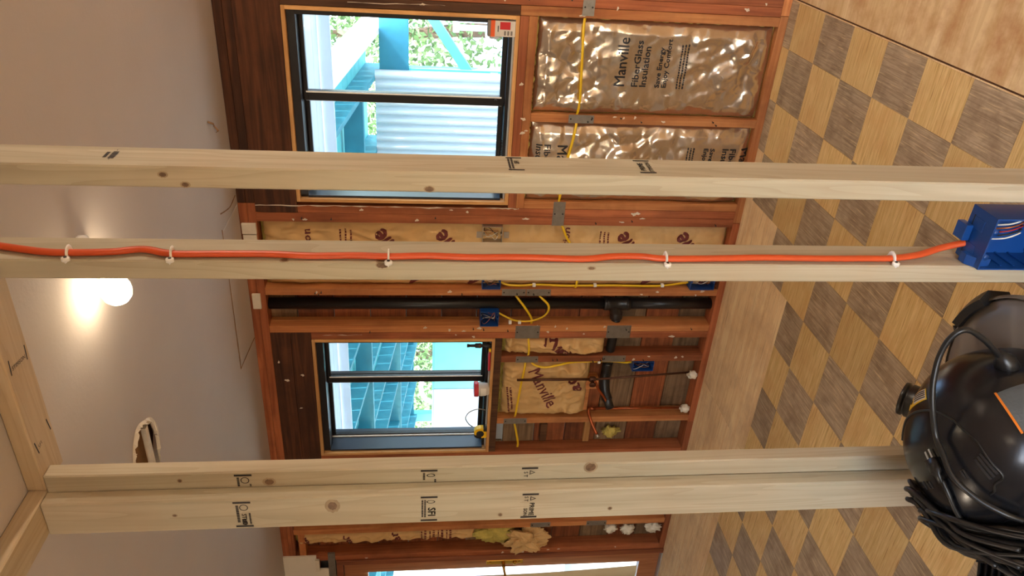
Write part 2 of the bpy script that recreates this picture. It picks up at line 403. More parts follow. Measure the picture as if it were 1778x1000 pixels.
# curled strip of paper and the torn line beside the far wall
pc = catmull([(-1.02, 3.03, H - .002), (-1.035, 3.05, H - .018), (-1.05, 3.075, H - .012), (-1.063, 3.055, H - .03), (-1.075, 3.07, H - .02)], 5)
MB().tube(pc, .0045, 5, flat=.3).build('paper_curl', 'brown_paper', ceiling)
for pts in ([(-1.49, 3.018), (-1.741, 3.018), (-2.0, 3.008), (-2.207, 3.002)], [(-2.207, 3.002), (-2.225, 3.16), (-2.244, 3.315)], [(-1.42, 3.03), (-1.445, 3.12), (-1.46, 3.2), (-1.452, 3.3)]):
    P = catmull([(x, y, H - .0015) for x, y in pts], 6)
    MB().tube(P, [.0025 + .002 * abs(noise.noise(p * 30)) for p in P], 5, flat=.5).build('torn_joint', 'brown_paper', ceiling)
MB().box(-1.30, -2.35, 3.06, 3.06, H, H)
board('ceiling_patch', -2.2, -1.5, 3.02, 3.31, H - .004, H - .0005, 'drywall', ceiling, .001)

structure(MB().box(XL - .1, XL, YB, DF + .12, 0, H + .1).build('wall_left', 'drywall'))
structure(MB().box(XR, XR + .1, YB, DF + .12, 0, H + .1).build('wall_right', 'drywall'))
structure(MB().box(XL, -.6, YB - .1, YB, 0, H + .1).box(1.5, XR, YB - .1, YB, 0, H + .1).box(-.6, 1.5, YB - .1, YB, 2.1, H + .1).box(-.6, 1.5, YB - .1, YB, 0, .5).build('wall_back', 'drywall'))  # unseen wall; its opening is added to let daylight in behind the camera

# ------------------------------------------------------------------ far wall: framing
SD = .092                     # stud depth
YS = DF + SD                  # sheathing plane
wall = bpy.data.objects.new('wall_far', None); COL.objects.link(wall); structure(wall); wall.location = (0, DF, 0); wall.empty_display_size = .1
def fb(name, x0, x1, z0, z1, mat, y0=0., y1=SD, bev=.0015, label=None):
    return board(name, x0, x1, DF + y0, DF + y1, z0, z1, mat, wall, bev, label)
# openings: window_1 x -1.49..-.62 z 1.185..2.17; window_2 x -3.06..-2.27 z 1.205..2.165; door x -5.0..-3.94 z 0..2.1
def openings(z0, z1):
    r = []
    if z1 > 1.19 and z0 < 2.16: r += [(-1.49, -.62), (-3.06, -2.27)]
    if z0 < 2.08: r += [(-5.0, -3.95)]
    return sorted(r)
z = 0.; k = 0
while z < H:
    z1 = min(z + .186, H + .0); x = XL
    segs = []
    for a, c in openings(z + .03, z1 - .03):
        if a > x: segs.append((x, a))
        x = c
    segs.append((x, XR))
    for a, c in segs:
        cuts = [a] + [q for q in ([-2.83, .4] if k % 2 else [-3.68, -1.06, 1.3]) if a + .3 < q < c - .3] + [c]
        for s0, s1 in zip(cuts[:-1], cuts[1:]):
            MB().box(s0 + .001, s1 - .001, YS + R_.uniform(0, .002), YS + .02, z + .0025, z1 - .0025).build('sheathing_board', 'sheathing_grey' if (z < .95 and (k * 7 + int(s0 * 10)) % 5 < 2) or (k * 3 + int(s0 * 10)) % 7 == 0 else 'sheathing', wall, bevel=.0015)
    z = z1; k += 1
# outer skin behind the boards
sk = MB()
sk.box(XL, -5.0, YS + .021, YS + .05, 0, H + .1).box(-3.95, -3.06, YS + .021, YS + .05, 0, H + .1).box(-2.27, -1.49, YS + .021, YS + .05, 0, H + .1).box(-.62, XR, YS + .021, YS + .05, 0, H + .1)
sk.box(-5.0, -3.95, YS + .021, YS + .05, 2.1, H + .1)
for a, c, t, bt in ((-3.06, -2.27, 2.165, 1.205), (-1.49, -.62, 2.17, 1.185)):
    sk.box(a, c, YS + .021, YS + .05, t, H + .1).box(a, c, YS + .021, YS + .05, 0, bt)
sk.build('siding', 'siding', wall)
# plates
for a, c, mt in ((XL, -3.2, 'old_red_x'), (-3.2, -1.5, 'old_red_x'), (-1.5, XR, 'header_dark')):
    fb('top_plate', a + .001, c - .001, H - .078, H - .040, mt); fb('top_plate', a + .001, c - .001, H - .039, H - .0005, mt)
for a, c in ((-3.94, -2.86), (-2.86, -1.57), (-1.57, -.57), (-.57, XR)):
    fb('bottom_plate', a + .001, c - .001, .0005, .038, 'old_red_x' if a < -1.6 else 'old_orange_x')
ZT = H - .0785
# right of window_1
fb('stud', -.574, -.534, .0385, ZT, 'old_red'); fb('stud', -.533, -.493, .0385, ZT, 'old_red')
fb('trimmer_stud', -.616, -.576, 1.1835, 2.171, 'trim_dark'); fb('stud', -.616, -.576, .0385, 1.1825, 'old_orange')
x = -.09
while x < XR: fb('stud', x - .02, x + .02, .0385, ZT, 'old_red'); x += .406
# window_1 header and sill
fb('header', -1.545, -.576, 2.1715, ZT, 'header_dark', y0=-.001, label='dark stained header over the wide window')
fb('sill_plate', -1.506, -.618, 1.145, 1.1825, 'old_red_x'); fb('sill_plate', -1.506, -.618, 1.1065, 1.144, 'old_orange_x')
fb('cripple_stud', -1.076, -1.037, .0385, 1.106, 'old_orange'); fb('cripple_stud', -1.506, -1.468, .0385, 1.106, 'old_orange')
fb('trimmer_stud', -1.546, -1.507, .0385, 2.171, 'old_red'); fb('stud', -1.593, -1.547, .0385, ZT, 'old_red')
# between the windows
fb('stud', -1.997, -1.957, .0385, ZT, 'old_orange'); fb('stud', -2.221, -2.181, .0385, ZT, 'old_orange'); fb('trimmer_stud', -2.262, -2.2225, .0385, 2.158, 'old_red')
for a in (-1.93,): fb('drywall_scrap', -1.80, -1.66, 2.368, 2.43, 'drywall_edge', -.014, -.0005)
fb('drywall_scrap', -2.07, -1.985, 2.385, 2.425, 'drywall_edge', -.014, -.0005)
fb('drywall_scrap', -1.655, -1.60, 2.366, 2.432, 'drywall_edge', -.014, -.0005)
# window_2 header and sill
fb('header', -3.10, -2.2225, 2.159, 2.262, 'header_dark', y0=-.001); fb('header', -3.10, -2.2225, 2.263, ZT, 'header_dark', y0=.001, label='upper dark header plank over the narrow window')
fb('sill_plate', -3.06, -2.263, 1.166, 1.2035, 'trim_dark', label='dark weathered sill plate')
fb('cripple_stud', -2.419, -2.379, .0385, 1.1655, 'old_red'); fb('cripple_stud', -2.850, -2.811, .0385, 1.1655, 'old_orange')
fb('trimmer_stud', -3.10, -3.061, .0385, 2.158, 'old_red'); fb('stud', -3.14, -3.101, .0385, ZT, 'old_red')
fb('stud', -3.42, -3.38, .0385, ZT, 'old_orange')
# by the door
fb('stud', -3.70, -3.660, .0385, ZT, 'old_orange'); fb('stud', -3.937, -3.897, .0385, ZT, 'old_red')
fb('block', -3.896, -3.7005, 2.30, 2.338, 'old_orange_x')
# old plaster left on the wood: a ragged bead beside the wide window and smears on studs
mat_plain('plaster_dab', lin(222, 206, 186), .9, var=.15, vscale=40)
def bead(pts, r, seed):
    P_ = catmull(pts, 10); rr = random.Random(seed)
    MB().tube([(p.x + rr.uniform(-.002, .002), p.y, p.z) for p in P_], [r * rr.uniform(.15, 1.3) if rr.random() > .25 else r * .12 for p in P_], 5, flat=.5).build('plaster_bead', 'plaster_dab', wall)
bead([(-1.509, DF - .001, 2.36), (-1.508, DF - .001, 2.0), (-1.510, DF - .001, 1.6), (-1.508, DF - .001, 1.25), (-1.509, DF - .001, 1.13)], .005, 3)
bead([(-2.238, DF - .001, 2.1), (-2.236, DF - .001, 1.9)], .003, 5); bead([(-.596, DF - .001, 1.9), (-.59, DF - .001, 1.5)], .003, 6)
rr = random.Random(21)
for x0, x1, z0, z1, n_ in ((-1.59, -1.51, .1, 2.3, 12), (-2.255, -2.185, .1, 1.6, 14), (-1.995, -1.96, .1, 2.2, 6), (-.61, -.50, .1, 2.2, 8), (-1.4, -.7, 1.11, 1.17, 6), (-2.9, -2.3, 2.18, 2.34, 4), (-2.415, -2.385, .1, .45, 4), (-3.93, -3.90, .3, 2.0, 6), (-1.07, -1.04, .1, .8, 4)):
    for _ in range(n_):
        x, z = rr.uniform(x0, x1), rr.uniform(z0, z1); a = rr.uniform(.003, .008); c = rr.uniform(.004, .014); k_ = rr.uniform(0, 6)
        v = [(x + a * math.cos(q * math.pi / 4) * (1 + .4 * math.sin(q * 2.3 + k_)), DF - .0016, z + c * math.sin(q * math.pi / 4) * (1 + .4 * math.cos(q * 1.7 + k_))) for q in range(8)]
        MB().add(v + [(p[0], DF + .002, p[2]) for p in v], [tuple(range(8))] + [(q, (q + 1) % 8, 8 + (q + 1) % 8, 8 + q) for q in range(8)]).build('plaster_smear', 'plaster_dab', wall)
# scraps of wood in the low cavities
fb('wood_cleat', -3.03, -2.90, .86, .90, 'trim_dark', .05, SD - .001); fb('wood_cleat', -3.05, -2.88, .60, .635, 'lining_x', .06, SD - .001)
fb('wood_cleat', -2.63, -2.56, .60, .72, 'old_orange', .03, SD - .001, label='short block behind the copper valve')
fb('wood_cleat', -2.80, -2.62, .64, .80, 'old_orange', .05, SD - .001)
# lath marks: row of old nails sticking out of the studs
nail_mb = MB().lathe([(.0018, 0), (.0018, .016), (.004, .016), (.004, .018)], axis=(0, -1, 0), n=6)
nm = nail_mb.mesh('nail', 'nail')
for x0, z0, z1 in ((-.555, .1, 2.3), (-1.056, .1, 1.0), (-1.57, .1, 2.3), (-1.977, .1, 2.3), (-2.2, .1, 2.3), (-2.4, .1, 1.1)):
    for q in range(6):
        o = bpy.data.objects.new('nail', nm); COL.objects.link(o); o.parent = wall
        o.location = (x0 + R_.uniform(-.012, .012), .002, R_.uniform(z0, z1))

# ------------------------------------------------------------------ windows
def window(name, x0, x1, z0, z1, meet, right_in=True):
    """x0..x1, z0..z1: outside of the wooden lining; meet: x of the meeting rail"""
    w = bpy.data.objects.new(name, None); COL.objects.link(w); structure(w); w.location = ((x0 + x1) / 2, DF, z0); w.empty_display_size = .05
    t = .016; y0, y1 = DF - .004, YS + .09
    P = lambda n_, a, c, d, e, f_, g, mt, bev=.001: board(n_, a, c, d, e, f_, g, mt, w, bev)
    P('lining', x0, x1, y0, y1, z1 - t, z1, 'lining_x'); P('lining', x0, x1, y0, y1, z0, z0 + t, 'lining_x')
    P('lining', x0, x0 + t, y0, y1, z0 + t, z1 - t, 'lining'); P('lining', x1 - t, x1, y0, y1, z0 + t, z1 - t, 'lining')
    a, c, d, e = x0 + t, x1 - t, z0 + t, z1 - t; fw = .022; fh = .036; f0, f1 = DF + .022, YS + .10
    P('frame_head', a, c, f0, f1, e - fh, e, 'bronze'); P('frame_sill', a, c, f0 + .02, f1, d, d + fw, 'bronze')
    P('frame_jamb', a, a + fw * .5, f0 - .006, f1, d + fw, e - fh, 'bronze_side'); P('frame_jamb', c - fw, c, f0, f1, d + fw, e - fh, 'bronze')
    P('sill_track', a, c, f0 + .004, f0 + .019, d, d + .008, 'aluminium')
    a += fw * .5; c -= fw; d += fw; e -= fh
    def sash(n_, s0, s1, ya, yb, rw0, rw1):
        s = bpy.data.objects.new(n_, None); COL.objects.link(s); s.parent = w; s.matrix_parent_inverse = Matrix.Translation(-w.location); s.empty_display_size = .03
        r = .020
        def B(m_, *q): 
            o = MB().box(*q[:6]).build(m_, q[6], None, bevel=.001); o.parent = s; o.matrix_parent_inverse = Matrix.Translation(-w.location) @ Matrix.Identity(4) if False else Matrix.Identity(4)
            return o
        B('rail', s0, s1, ya, yb, e - r, e, 'bronze'); B('rail', s0, s1, ya, yb, d, d + r, 'bronze')
        B('stile', s0, s0 + rw0, ya, yb, d + r, e - r, 'bronze'); B('stile', s1 - rw1, s1, ya, yb, d + r, e - r, 'bronze')
        ym = (ya + yb) / 2
        B('pane', s0 + rw0, s1 - rw1, ym - .002, ym + .002, d + r, e - r, 'pane_glass')
        return s
    sR = sash('sash', meet - .014, c, f0 + .070, f0 + .096, .036, .012)
    sash('sash', a, meet + .020, f0 + .106, f0 + .132, .014, .040)
    o = MB().box(meet - .016, meet - .0145, f0 + .072, f0 + .094, d + .01, e - .01).build('edge_highlight_strip', 'aluminium'); o.parent = sR  # pale strips draw the bright edge highlight along the meeting rail
    o = MB().box(meet + .0215, meet + .028, f0 + .0675, f0 + .0695, d + .012, e - .012).build('edge_highlight_strip', 'white_paint'); o.parent = sR
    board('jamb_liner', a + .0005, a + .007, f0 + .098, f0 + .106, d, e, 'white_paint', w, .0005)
    return w
w1 = window('window_1', -1.489, -.618, 1.184, 2.17, -1.022)
w2 = window('window_2', -3.059, -2.264, 1.2045, 2.158, -2.60)
MB().tube([(-1.008, DF + .092, 1.26), (-1.008, DF + .075, 1.262)], .006, 8).build('latch_knob', 'bronze', w1)

# ------------------------------------------------------------------ door at the left
door = bpy.data.objects.new('door_1', None); COL.objects.link(door); structure(door); door.location = (-4.45, DF, 0)
P = lambda n_, *q, bev=.0015, label=None: board(n_, *q, door, bev, label)
P('jamb', -3.975, -3.9385, DF - .01, YS + .03, .001, 2.12, 'jamb_brown'); P('jamb', -5.0, -4.96, DF - .01, YS + .03, .001, 2.12, 'jamb_brown')
P('jamb', -4.96, -3.975, DF - .01, YS + .03, 2.08, 2.12, 'jamb_brown')
dY0, dY1 = DF + .02, DF + .062
P('door_stile', -4.085, -3.978, dY0, dY1, .01, 2.078, 'door_brown'); P('door_stile', -4.957, -4.85, dY0, dY1, .01, 2.078, 'door_brown')
P('door_rail', -4.849, -4.0855, dY0, dY1, .01, .14, 'door_brown'); P('door_rail', -4.849, -4.0855, dY0, dY1, 1.93, 2.078, 'door_brown')
P('pane', -4.849, -4.0855, dY0 + .018, dY0 + .024, .14, 1.93, 'pane_glass', bev=0)
P('threshold', -4.96, -3.975, DF - .01, YS + .06, .0005, .009, 'aluminium')
hp = MB().box(-4.05, -4.015, dY0 - .006, dY0 - .0005, .93, 1.17).build('handle_plate', 'brass', door, bevel=.002)
MB().tube(catmull([(-4.032, dY0 - .006, 1.06), (-4.032, dY0 - .05, 1.06), (-4.045, dY0 - .062, 1.058), (-4.09, dY0 - .064, 1.05), (-4.14, dY0 - .06, 1.055)]), [.011] * 6 + [.0085] * 19, 10).build('lever_handle', 'brass', door, True)
for zz in (.955, 1.145): MB().lathe([(.0, .004), (.006, .003), (.007, 0)], (-4.032, dY0 - .006, zz), (0, -1, 0), 8).build('screw', 'brass', door)
MB().lathe([(.013, 0), (.013, .012), (.009, .016), (0, .016)], (-4.032, dY0 - .006, .985), (0, -1, 0), 12).build('lock_cylinder', 'brass', door, True)
def shade_fn(u, v):
    x = -4.10 - u * .74; zt = .16 + v * 1.80
    return (x, dY0 - .02 - .012 * math.sin(u * 22) - .03 * math.sin(v * 3.1) * (1 - u), zt)
sh = MB().grid(shade_fn, 40, 30); sh2 = MB(); sh2.add(sh.v + [(x, y + .002, z) for x, y, z in sh.v], sh.f + [tuple(i + len(sh.v) for i in reversed(f)) for f in sh.f])
sh2.build('window_shade', 'shade_cream', door, True, label='cream cloth shade hung over the glass')
MB().box(-4.95, -4.0, DF - .013, DF - .0005, 2.17, H - .0005).build('drywall_remnant', 'plaster_cream', wall, bevel=.001, label='cream plaster left standing above the door')
MB().box(-4.0, -3.88, DF - .014, DF - .0005, 2.24, H - .0005).build('drywall_remnant', 'plaster_cream', wall, bevel=.001)
MB().box(-4.0, -3.90, DF - .03, DF - .0145, 2.22, 2.245).build('drywall_scrap', 'drywall_edge', wall)
MB().box(-4.3, -3.86, DF - .012, DF - .0005, 2.125, 2.168).build('drywall_scrap', 'galvanised', wall)

# ------------------------------------------------------------------ new partition of fresh lumber
PY0, PY1 = 1.288, 1.380
part = bpy.data.objects.new('wall_partition', None); COL.objects.link(part); structure(part); part.location = (-.8, PY0, 0)
pb = lambda n_, *q, label=None: board(n_, *q, part, .003, label)
pb('top_plate', -1.27, .6, PY0, PY1, H - .04, H - .0005, 'new_pine_x')
pb('bottom_plate', -1.27, .6, PY0, PY1, .0035, .04, 'new_pine_x')
pb('top_plate', -1.362, -1.271, -1.2, PY0 + .038, H - .04, H - .0005, 'new_pine_y', label='top plate of the side partition running to the corner')
st1 = pb('stud', -.555, -.515, PY0, PY1, .0405, H - .0405, 'new_pine', label='fresh pine stud nearest the wide window')
st2 = pb('stud', -.740, -.700, PY0, PY1, .0405, H - .0405, 'new_pine', label='fresh pine stud that carries the orange cable')
st3 = pb('stud', -1.364, -1.272, 1.249, 1.2875, .0036, H - .0405, 'new_pine', label='front stud of the doubled corner post')
st4 = pb('stud', -1.3205, -1.229, PY0 + .0002, PY0 + .0395, .0405, H - .0405, 'new_pine', label='back stud of the doubled corner post')
for x in (-.14, .27): pb('stud', x - .02, x + .02, PY0, PY1, .0405, H - .0405, 'new_pine')
pb('stud', -1.362, -1.271, .42, .46, .0036, H - .0405, 'new_pine')

# knots: flat ellipses let into the faces
def knot(face, pos, z, rx, rz, parent, ring=1.5):
    """face 'front' (towards the camera) or 'side' (towards +x)"""
    def place(a, c, d):
        if face[0] == 'front': return (pos + a, face[1] - d, z + c)
        return (face[1] + d, pos + a, z + c)
    for k_, mt, d in ((ring, 'knot_ring', .0003), (1., 'knot', .0006)):
        n = 20; v = [place(rx * k_ * math.cos(q * 2 * math.pi / n) * (1 + .12 * math.sin(q * 3 + z * 9)), rz * k_ * math.sin(q * 2 * math.pi / n), d) for q in range(n)]
        v2 = [place(rx * k_ * math.cos(q * 2 * math.pi / n), rz * k_ * math.sin(q * 2 * math.pi / n), -.0005) for q in range(n)]
        MB().add(v + v2, [tuple(range(n))] + [(q, (q + 1) % n, n + (q + 1) % n, n + q) for q in range(n)]).build('knot', mt, parent)
knot(('front', PY0), -.552 + .012, 2.335, .005, .007, st1); knot(('front', PY0), -.53, 2.04, .004, .006, st1); knot(('front', PY0), -.548, 2.005, .004, .006, st1)
knot(('front', PY0), -.548, 1.58, .005, .008, st1, 1.3)
knot(('side', -.700), PY0 + .012, 1.668, .011, .012, st2, 1.35); knot(('front', PY0), -.706, 1.668, .006, .011, st2, 1.2); knot(('side', -.700), PY0 + .006, 1.85, .006, .006, st2); knot(('front', PY0), -.71, 1.26, .003, .006, st2)
knot(('front', 1.249), -1.315, 2.13, .003, .004, st3); knot(('front', 1.249), -1.30, 1.79, .012, .010, st3, 1.7); knot(('front', 1.249), -1.345, 1.41, .004, .004, st3)
knot(('front', 1.249), -1.335, 1.15, .004, .004, st3); knot(('front', PY0), -1.24, 1.20, .012, .012, st4, 1.4); knot(('front', PY0), -1.25, 2.12, .004, .004, st4); knot(('front', PY0), -1.26, 1.93, .008, .010, st4)

# grade stamps, printed upside down on the wide faces
def stamp(pos, z, w, face, parent, lines, mark=None, flip=True, hgt=.038, greek=()):
    """bars at both ends of the stamp with small lettering between"""
    s = -1 if flip else 1
    def pl(a, c):
        if face[0] == 'front': return (pos + s * a, face[1] - .0006, z + s * c)
        return (face[1] + .0006, pos + s * a, z + s * c)
    bars = MB()
    for a0 in (-w / 2, w / 2 - .0055):
        bars.add([pl(a0, -hgt / 2), pl(a0 + .0055, -hgt / 2), pl(a0 + .0055, hgt / 2), pl(a0, hgt / 2)], [(0, 1, 2, 3)])
    bars.build('grade_stamp', 'ink', parent)
    for body, a, c, size in lines:
        print_on('grade_stamp', body, size, lambda x, y: pl(a + x, c + y), 'ink', parent, bold=size * .022)
    gk = MB(); rg = random.Random(int(z * 1000 + w * 100))
    for a, c, L, hh in greek:
        x_ = a
        while x_ < a + L:
            d_ = rg.uniform(.0015, .0045); gk.add([pl(x_, c), pl(x_ + d_, c), pl(x_ + d_, c + hh), pl(x_, c + hh)], [(0, 1, 2, 3)]); x_ += d_ + .001
    if greek: gk.build('grade_stamp', 'ink', parent)
    if mark == 'leaf':
        v = [pl(-w / 2 + .017 + .005 * math.sin(t) * (1 if t < 7 else 1), .004 + .010 * math.cos(t)) for t in [q * math.pi / 6 for q in range(12)]]
        v2 = [pl(-w / 2 + .017 + .0035 * math.sin(q * math.pi / 6), .004 + .0075 * math.cos(q * math.pi / 6)) for q in range(12)]
        MB().add(v + v2, [(q, (q + 1) % 12, 12 + (q + 1) % 12, 12 + q) for q in range(12)]).build('grade_stamp', 'ink', parent)
    if mark == 'circle':
        v = [pl(-w / 2 + .018 + r * math.cos(q * math.pi / 8), .003 + r * math.sin(q * math.pi / 8)) for r in (.0095, .0075) for q in range(16)]
        MB().add(v, [(q, (q + 1) % 16, 16 + (q + 1) % 16, 16 + q) for q in range(16)]).build('grade_stamp', 'ink', parent)
    if mark == 'tri':
        t = [(-.007, -.004), (.007, -.004), (0, .010)]; t2 = [(-.004, -.002), (.004, -.002), (0, .006)]
        v = [pl(-w / 2 + .016 + a, .004 + c) for a, c in t + t2]
        MB().add(v, [(0, 1, 4, 3), (1, 2, 5, 4), (2, 0, 3, 5)]).build('grade_stamp', 'ink', parent)
F3 = ('front', 1.249); F4 = ('front', PY0)
L_ct = [('STUD', -.002, -.003, .014)]; G_ct = [(-.028, -.014, .05, .006), (-.004, .012, .034, .004), (.014, -.004, .014, .009)]
L_sfi = [('SFI', -.004, -.002, .024)]; G_sfi = [(-.028, -.011, .054, .004), (-.028, -.017, .054, .004)]
L_pr = [('PRIME', -.010, .000, .016), ('S T', -.030, -.013, .012), ('SON', .008, -.013, .012)]
stamp(-1.318, 1.985, .078, F3, st3, L_ct, 'circle', greek=G_ct); stamp(-1.318, 1.575, .078, F3, st3, L_sfi, 'leaf', greek=G_sfi); stamp(-1.318, 1.343, .078, F3, st3, L_pr, 'tri')
# the back stud shows only the first end of each stamp beside the front stud
for zz, mk, ln in ((1.985, 'circle', []), (1.575, 'leaf', []), (1.343, 'tri', [('S T', -.026, -.013, .013)])):
    stamp(-1.2745, zz, .078, F4, st4, ln, mk, greek=[] if mk == 'tri' else [(-.030, -.014, .022, .005), (-.010, .012, .006, .004)])
S1 = ('side', -.515)
stamp(PY0 + .050, 2.135, .050, S1, st1, [], None, False, .001, greek=[(-.018, -.006, .034, .010), (-.014, .008, .026, .006)])
stamp(PY0 + .050, 1.420, .066, S1, st1, [('SFI', .000, -.008, .013)], None, False, .030, greek=[(-.024, .003, .048, .004), (-.024, .009, .048, .004)])
stamp(PY0 + .050, 1.170, .066, S1, st1, [('PRIME', -.022, .001, .015), ('STIMSON', -.027, -.013, .012)], None, False, .032)
# stamps on the two top plates
def flat_stamp(x, y, rot, parent, body, z=H - .0407):
    c, s = math.cos(rot), math.sin(rot)
    pl = lambda a, d: (x + c * a + s * d, y + s * a - c * d, z)
    bm = MB()
    for a0 in (-.034, .031): bm.add([pl(a0, -.017), pl(a0 + .0035, -.017), pl(a0 + .0035, .017), pl(a0, .017)], [(0, 1, 2, 3)])
    bm.build('grade_stamp', 'ink', parent)
    for q, (tx, sz) in enumerate(body): print_on('grade_stamp', tx, sz, lambda a, d: pl(-.026 + a, -.010 + q * .013 + d), 'ink', parent)
tp = [o for o in part.children if o.name.startswith('top_plate')]
flat_stamp(-.955, PY0 + .046, math.radians(96), tp[0], [('STIMSON', .013)])
flat_stamp(-1.155, PY0 + .046, math.radians(80), tp[0], [('SFI', .014)])

# ------------------------------------------------------------------ insulation batts
def batt(name, x0, x1, z0, z1, yf, bulge, amp, mat, label, group, seed, freq=9., nx=34, nz=70, fuzz=.012, crease=0., edge=.05, calm=()):
    """a faced glass-fibre batt: facing sheet bulging out of the cavity, loose fibre round its edges; returns (thing, surface height function)"""
    t = thing(name, ((x0 + x1) / 2, DF, z0), label, 'insulation', group)
    off = Vector((seed * 3.7, seed * 1.9, seed * 5.1))
    def cells(x, z, fr, sd):
        # flat facets: each cell of a jittered grid tilts its own way
        best = 9e9; val = 0.; ix, iz = math.floor(x * fr), math.floor(z * fr); num = den = 0.
        for a in (-1, 0, 1):
            for c in (-1, 0, 1):
                q = noise.cell_vector(Vector((ix + a + .5, iz + c + .5, sd + .5)))
                px, pz = ix + a + .5 + (q.x - .5) * .9, iz + c + .5 + (q.y - .5) * .9
                dx, dz = x * fr - px, z * fr - pz; w_ = math.exp(-9 * (dx * dx + dz * dz))
                sl = noise.cell_vector(Vector((ix + a + .5, iz + c + .5, sd + 7.5)))
                num += w_ * ((sl.x - .5) * dx + (sl.y - .5) * dz + (sl.z - .5) * .5); den += w_
        return num / (den + 1e-9)
    def hy(x, z):
        u = (x - x0) / (x1 - x0); v = (z - z0) / (z1 - z0)
        e = min(u, 1 - u) * (x1 - x0); g = min(v, 1 - v) * (z1 - z0)
        k = min(1, max(e, 0) / edge) ** .6 * min(1, max(g, 0) / edge) ** .6
        p = Vector((x * freq, z * freq * .8, 0)) + off
        n = noise.noise(p) * .6 + noise.noise(p * 2.3) * .35 + noise.noise(p * 5.1) * .16
        r = 0.
        if crease:
            a = noise.noise(Vector((x * 5, z * 5, seed)))
            if mat == 'foil':
                r = crease * (1.3 * cells(x, z * .8, 9, seed) + .5 * cells(x + z * .3, z, 23, seed + 3)); n = noise.noise(p * .6)
            else: r = crease * (abs(noise.noise(Vector((x * 13 + a * 2, z * 9, seed + 4)))) + .6 * abs(noise.noise(Vector((x * 26, z * 22 + a * 3, seed + 9)))) - .3)
        q = 1.
        for (a0, a1, c0, c1) in calm:
            d_ = max(a0 - x, x - a1, c0 - z, z - c1, 0.); q = min(q, .3 + .7 * min(1, d_ / .06))
        y = yf - bulge * k + (amp * n + r * q) * (.3 + .7 * k) + (1 - k) * .014
        return min(y, YS - .004)
    nzz = nz
    rr = random.Random(seed)
    jag = [fuzz * 1.6 * noise.noise(Vector((i_ * .21, seed * 3.3, 0))) for i_ in range(400)]
    def fn(u, v):
        x = x0 + (x1 - x0) * u; z = z0 + (z1 - z0) * v
        y = hy(x, z)
        if u in (0, 1): x += (1 if u == 0 else -1) * abs(jag[int(v * nzz) % 400]) * .8
        if v in (0, 1): z += (1 if v == 0 else -1) * abs(jag[int(u * nx) + 100]) * 1.2
        return (x, y, z)
    g = MB().grid(fn, nx, nzz)
    # a sheet with thickness
    nv = len(g.v); bk = [(x, min(y + .004, YS - .002), z) for x, y, z in g.v]
    W = nx + 1; rim = list(range(W)) + [j * W + nx for j in range(1, nzz + 1)] + [nzz * W + i for i in range(nx - 1, -1, -1)] + [j * W for j in range(nzz - 1, 0, -1)]
    fs = [tuple(reversed(f)) for f in g.f]
    g2 = MB().add(g.v + bk, g.f + [tuple(i + nv for i in f) for f in fs] + [(rim[i], nv + rim[i], nv + rim[(i + 1) % len(rim)], rim[(i + 1) % len(rim)]) for i in range(len(rim))])
    g2.build('facing', mat, t, True)
    # the fibre pad behind, a little larger and lumpy
    def fb_(u, v):
        x = x0 - .002 + (x1 - x0 + .004) * u; z = z0 - .004 + (z1 - z0 + .012) * v
        n = noise.noise(Vector((x * 30, z * 30, seed))) * .010
        e = min(u, 1 - u) * (x1 - x0); gg = min(v, 1 - v) * (z1 - z0)
        y = DF + .030 + n + noise.noise(Vector((x * 70, z * 70, seed + 2))) * .006
        if e > .03 and gg > .03: y = max(y, DF + .045)
        else: y = min(max(y, DF + .012), DF + .05)
        xx = min(max(x, x0), x1)
        y = max(y, hy(xx, min(max(z, z0), z1)) + .006)
        return (x, min(y, YS - .004), z)
    q = MB().grid(fb_, 44, 90); nv = len(q.v)
    W = 45; rim = list(range(W)) + [j * W + 44 for j in range(1, 91)] + [90 * W + i for i in range(43, -1, -1)] + [j * W for j in range(89, 0, -1)]
    q2 = MB().add(q.v + [(x, YS - .001, z) for x, y, z in q.v], q.f + [(rim[i], nv + rim[i], nv + rim[(i + 1) % len(rim)], rim[(i + 1) % len(rim)]) for i in range(len(rim))])
    q2.build('fiberglass_pad', 'fiberglass', t, True)
    return t, hy
def put(t, hy, body, size, x, z, rot, mat, fit=None, bold=0., sub=2, lift=.0025):
    c, s = math.cos(rot), math.sin(rot)
    def pl(a, b_):
        X = x + c * a - s * b_; Z = z + s * a + c * b_
        return (X, hy(X, Z) - lift, Z)
    return print_on('lettering', body, size, pl, mat, t, bold, sub, fit)
def dashes(t, hy, x, z, rot, L, h_, mat, seed=1):
    rg = random.Random(seed); c, s = math.cos(rot), math.sin(rot); g_ = MB(); a = 0.
    def pl(a_, b_):
        X = x + c * a_ - s * b_; Z = z + s * a_ + c * b_; return (X, hy(X, Z) - .0022, Z)
    while a < L:
        d_ = rg.uniform(.004, .012)
        for q in range(2): g_.add([pl(a + d_ * q / 2, 0), pl(a + d_ * (q + 1) / 2, 0), pl(a + d_ * (q + 1) / 2, h_), pl(a + d_ * q / 2, h_)], [(0, 1, 2, 3)])
        a += d_ + .003
    g_.build('small_print', mat, t)
def block(t, hy, x, z, rot, k=1.):
    """the maker's printed block, five lines, starting at x, z (baseline of the first line)"""
    c, s = math.cos(rot), math.sin(rot)
    for body, size, dz, fit in (('Manville', .068, 0, .215), ('FiberGlass', .042, -.062, .205), ('Insulation', .042, -.100, .18), ('Save Energy', .030, -.162, .18), ('Enjoy Comfort', .030, -.193, .215)):
        put(t, hy, body, size * k, x - s * dz * -1 * -1, z + c * dz, rot, 'ink_print', fit * k, .0006 if size > .06 else .0005)
    for q in range(3):
        dashes(t, hy, x, z + c * (-.246 - q * .014), rot, .19 * k, .006, 'ink_print', q)
FO = 'foil-faced batts under the wide window'
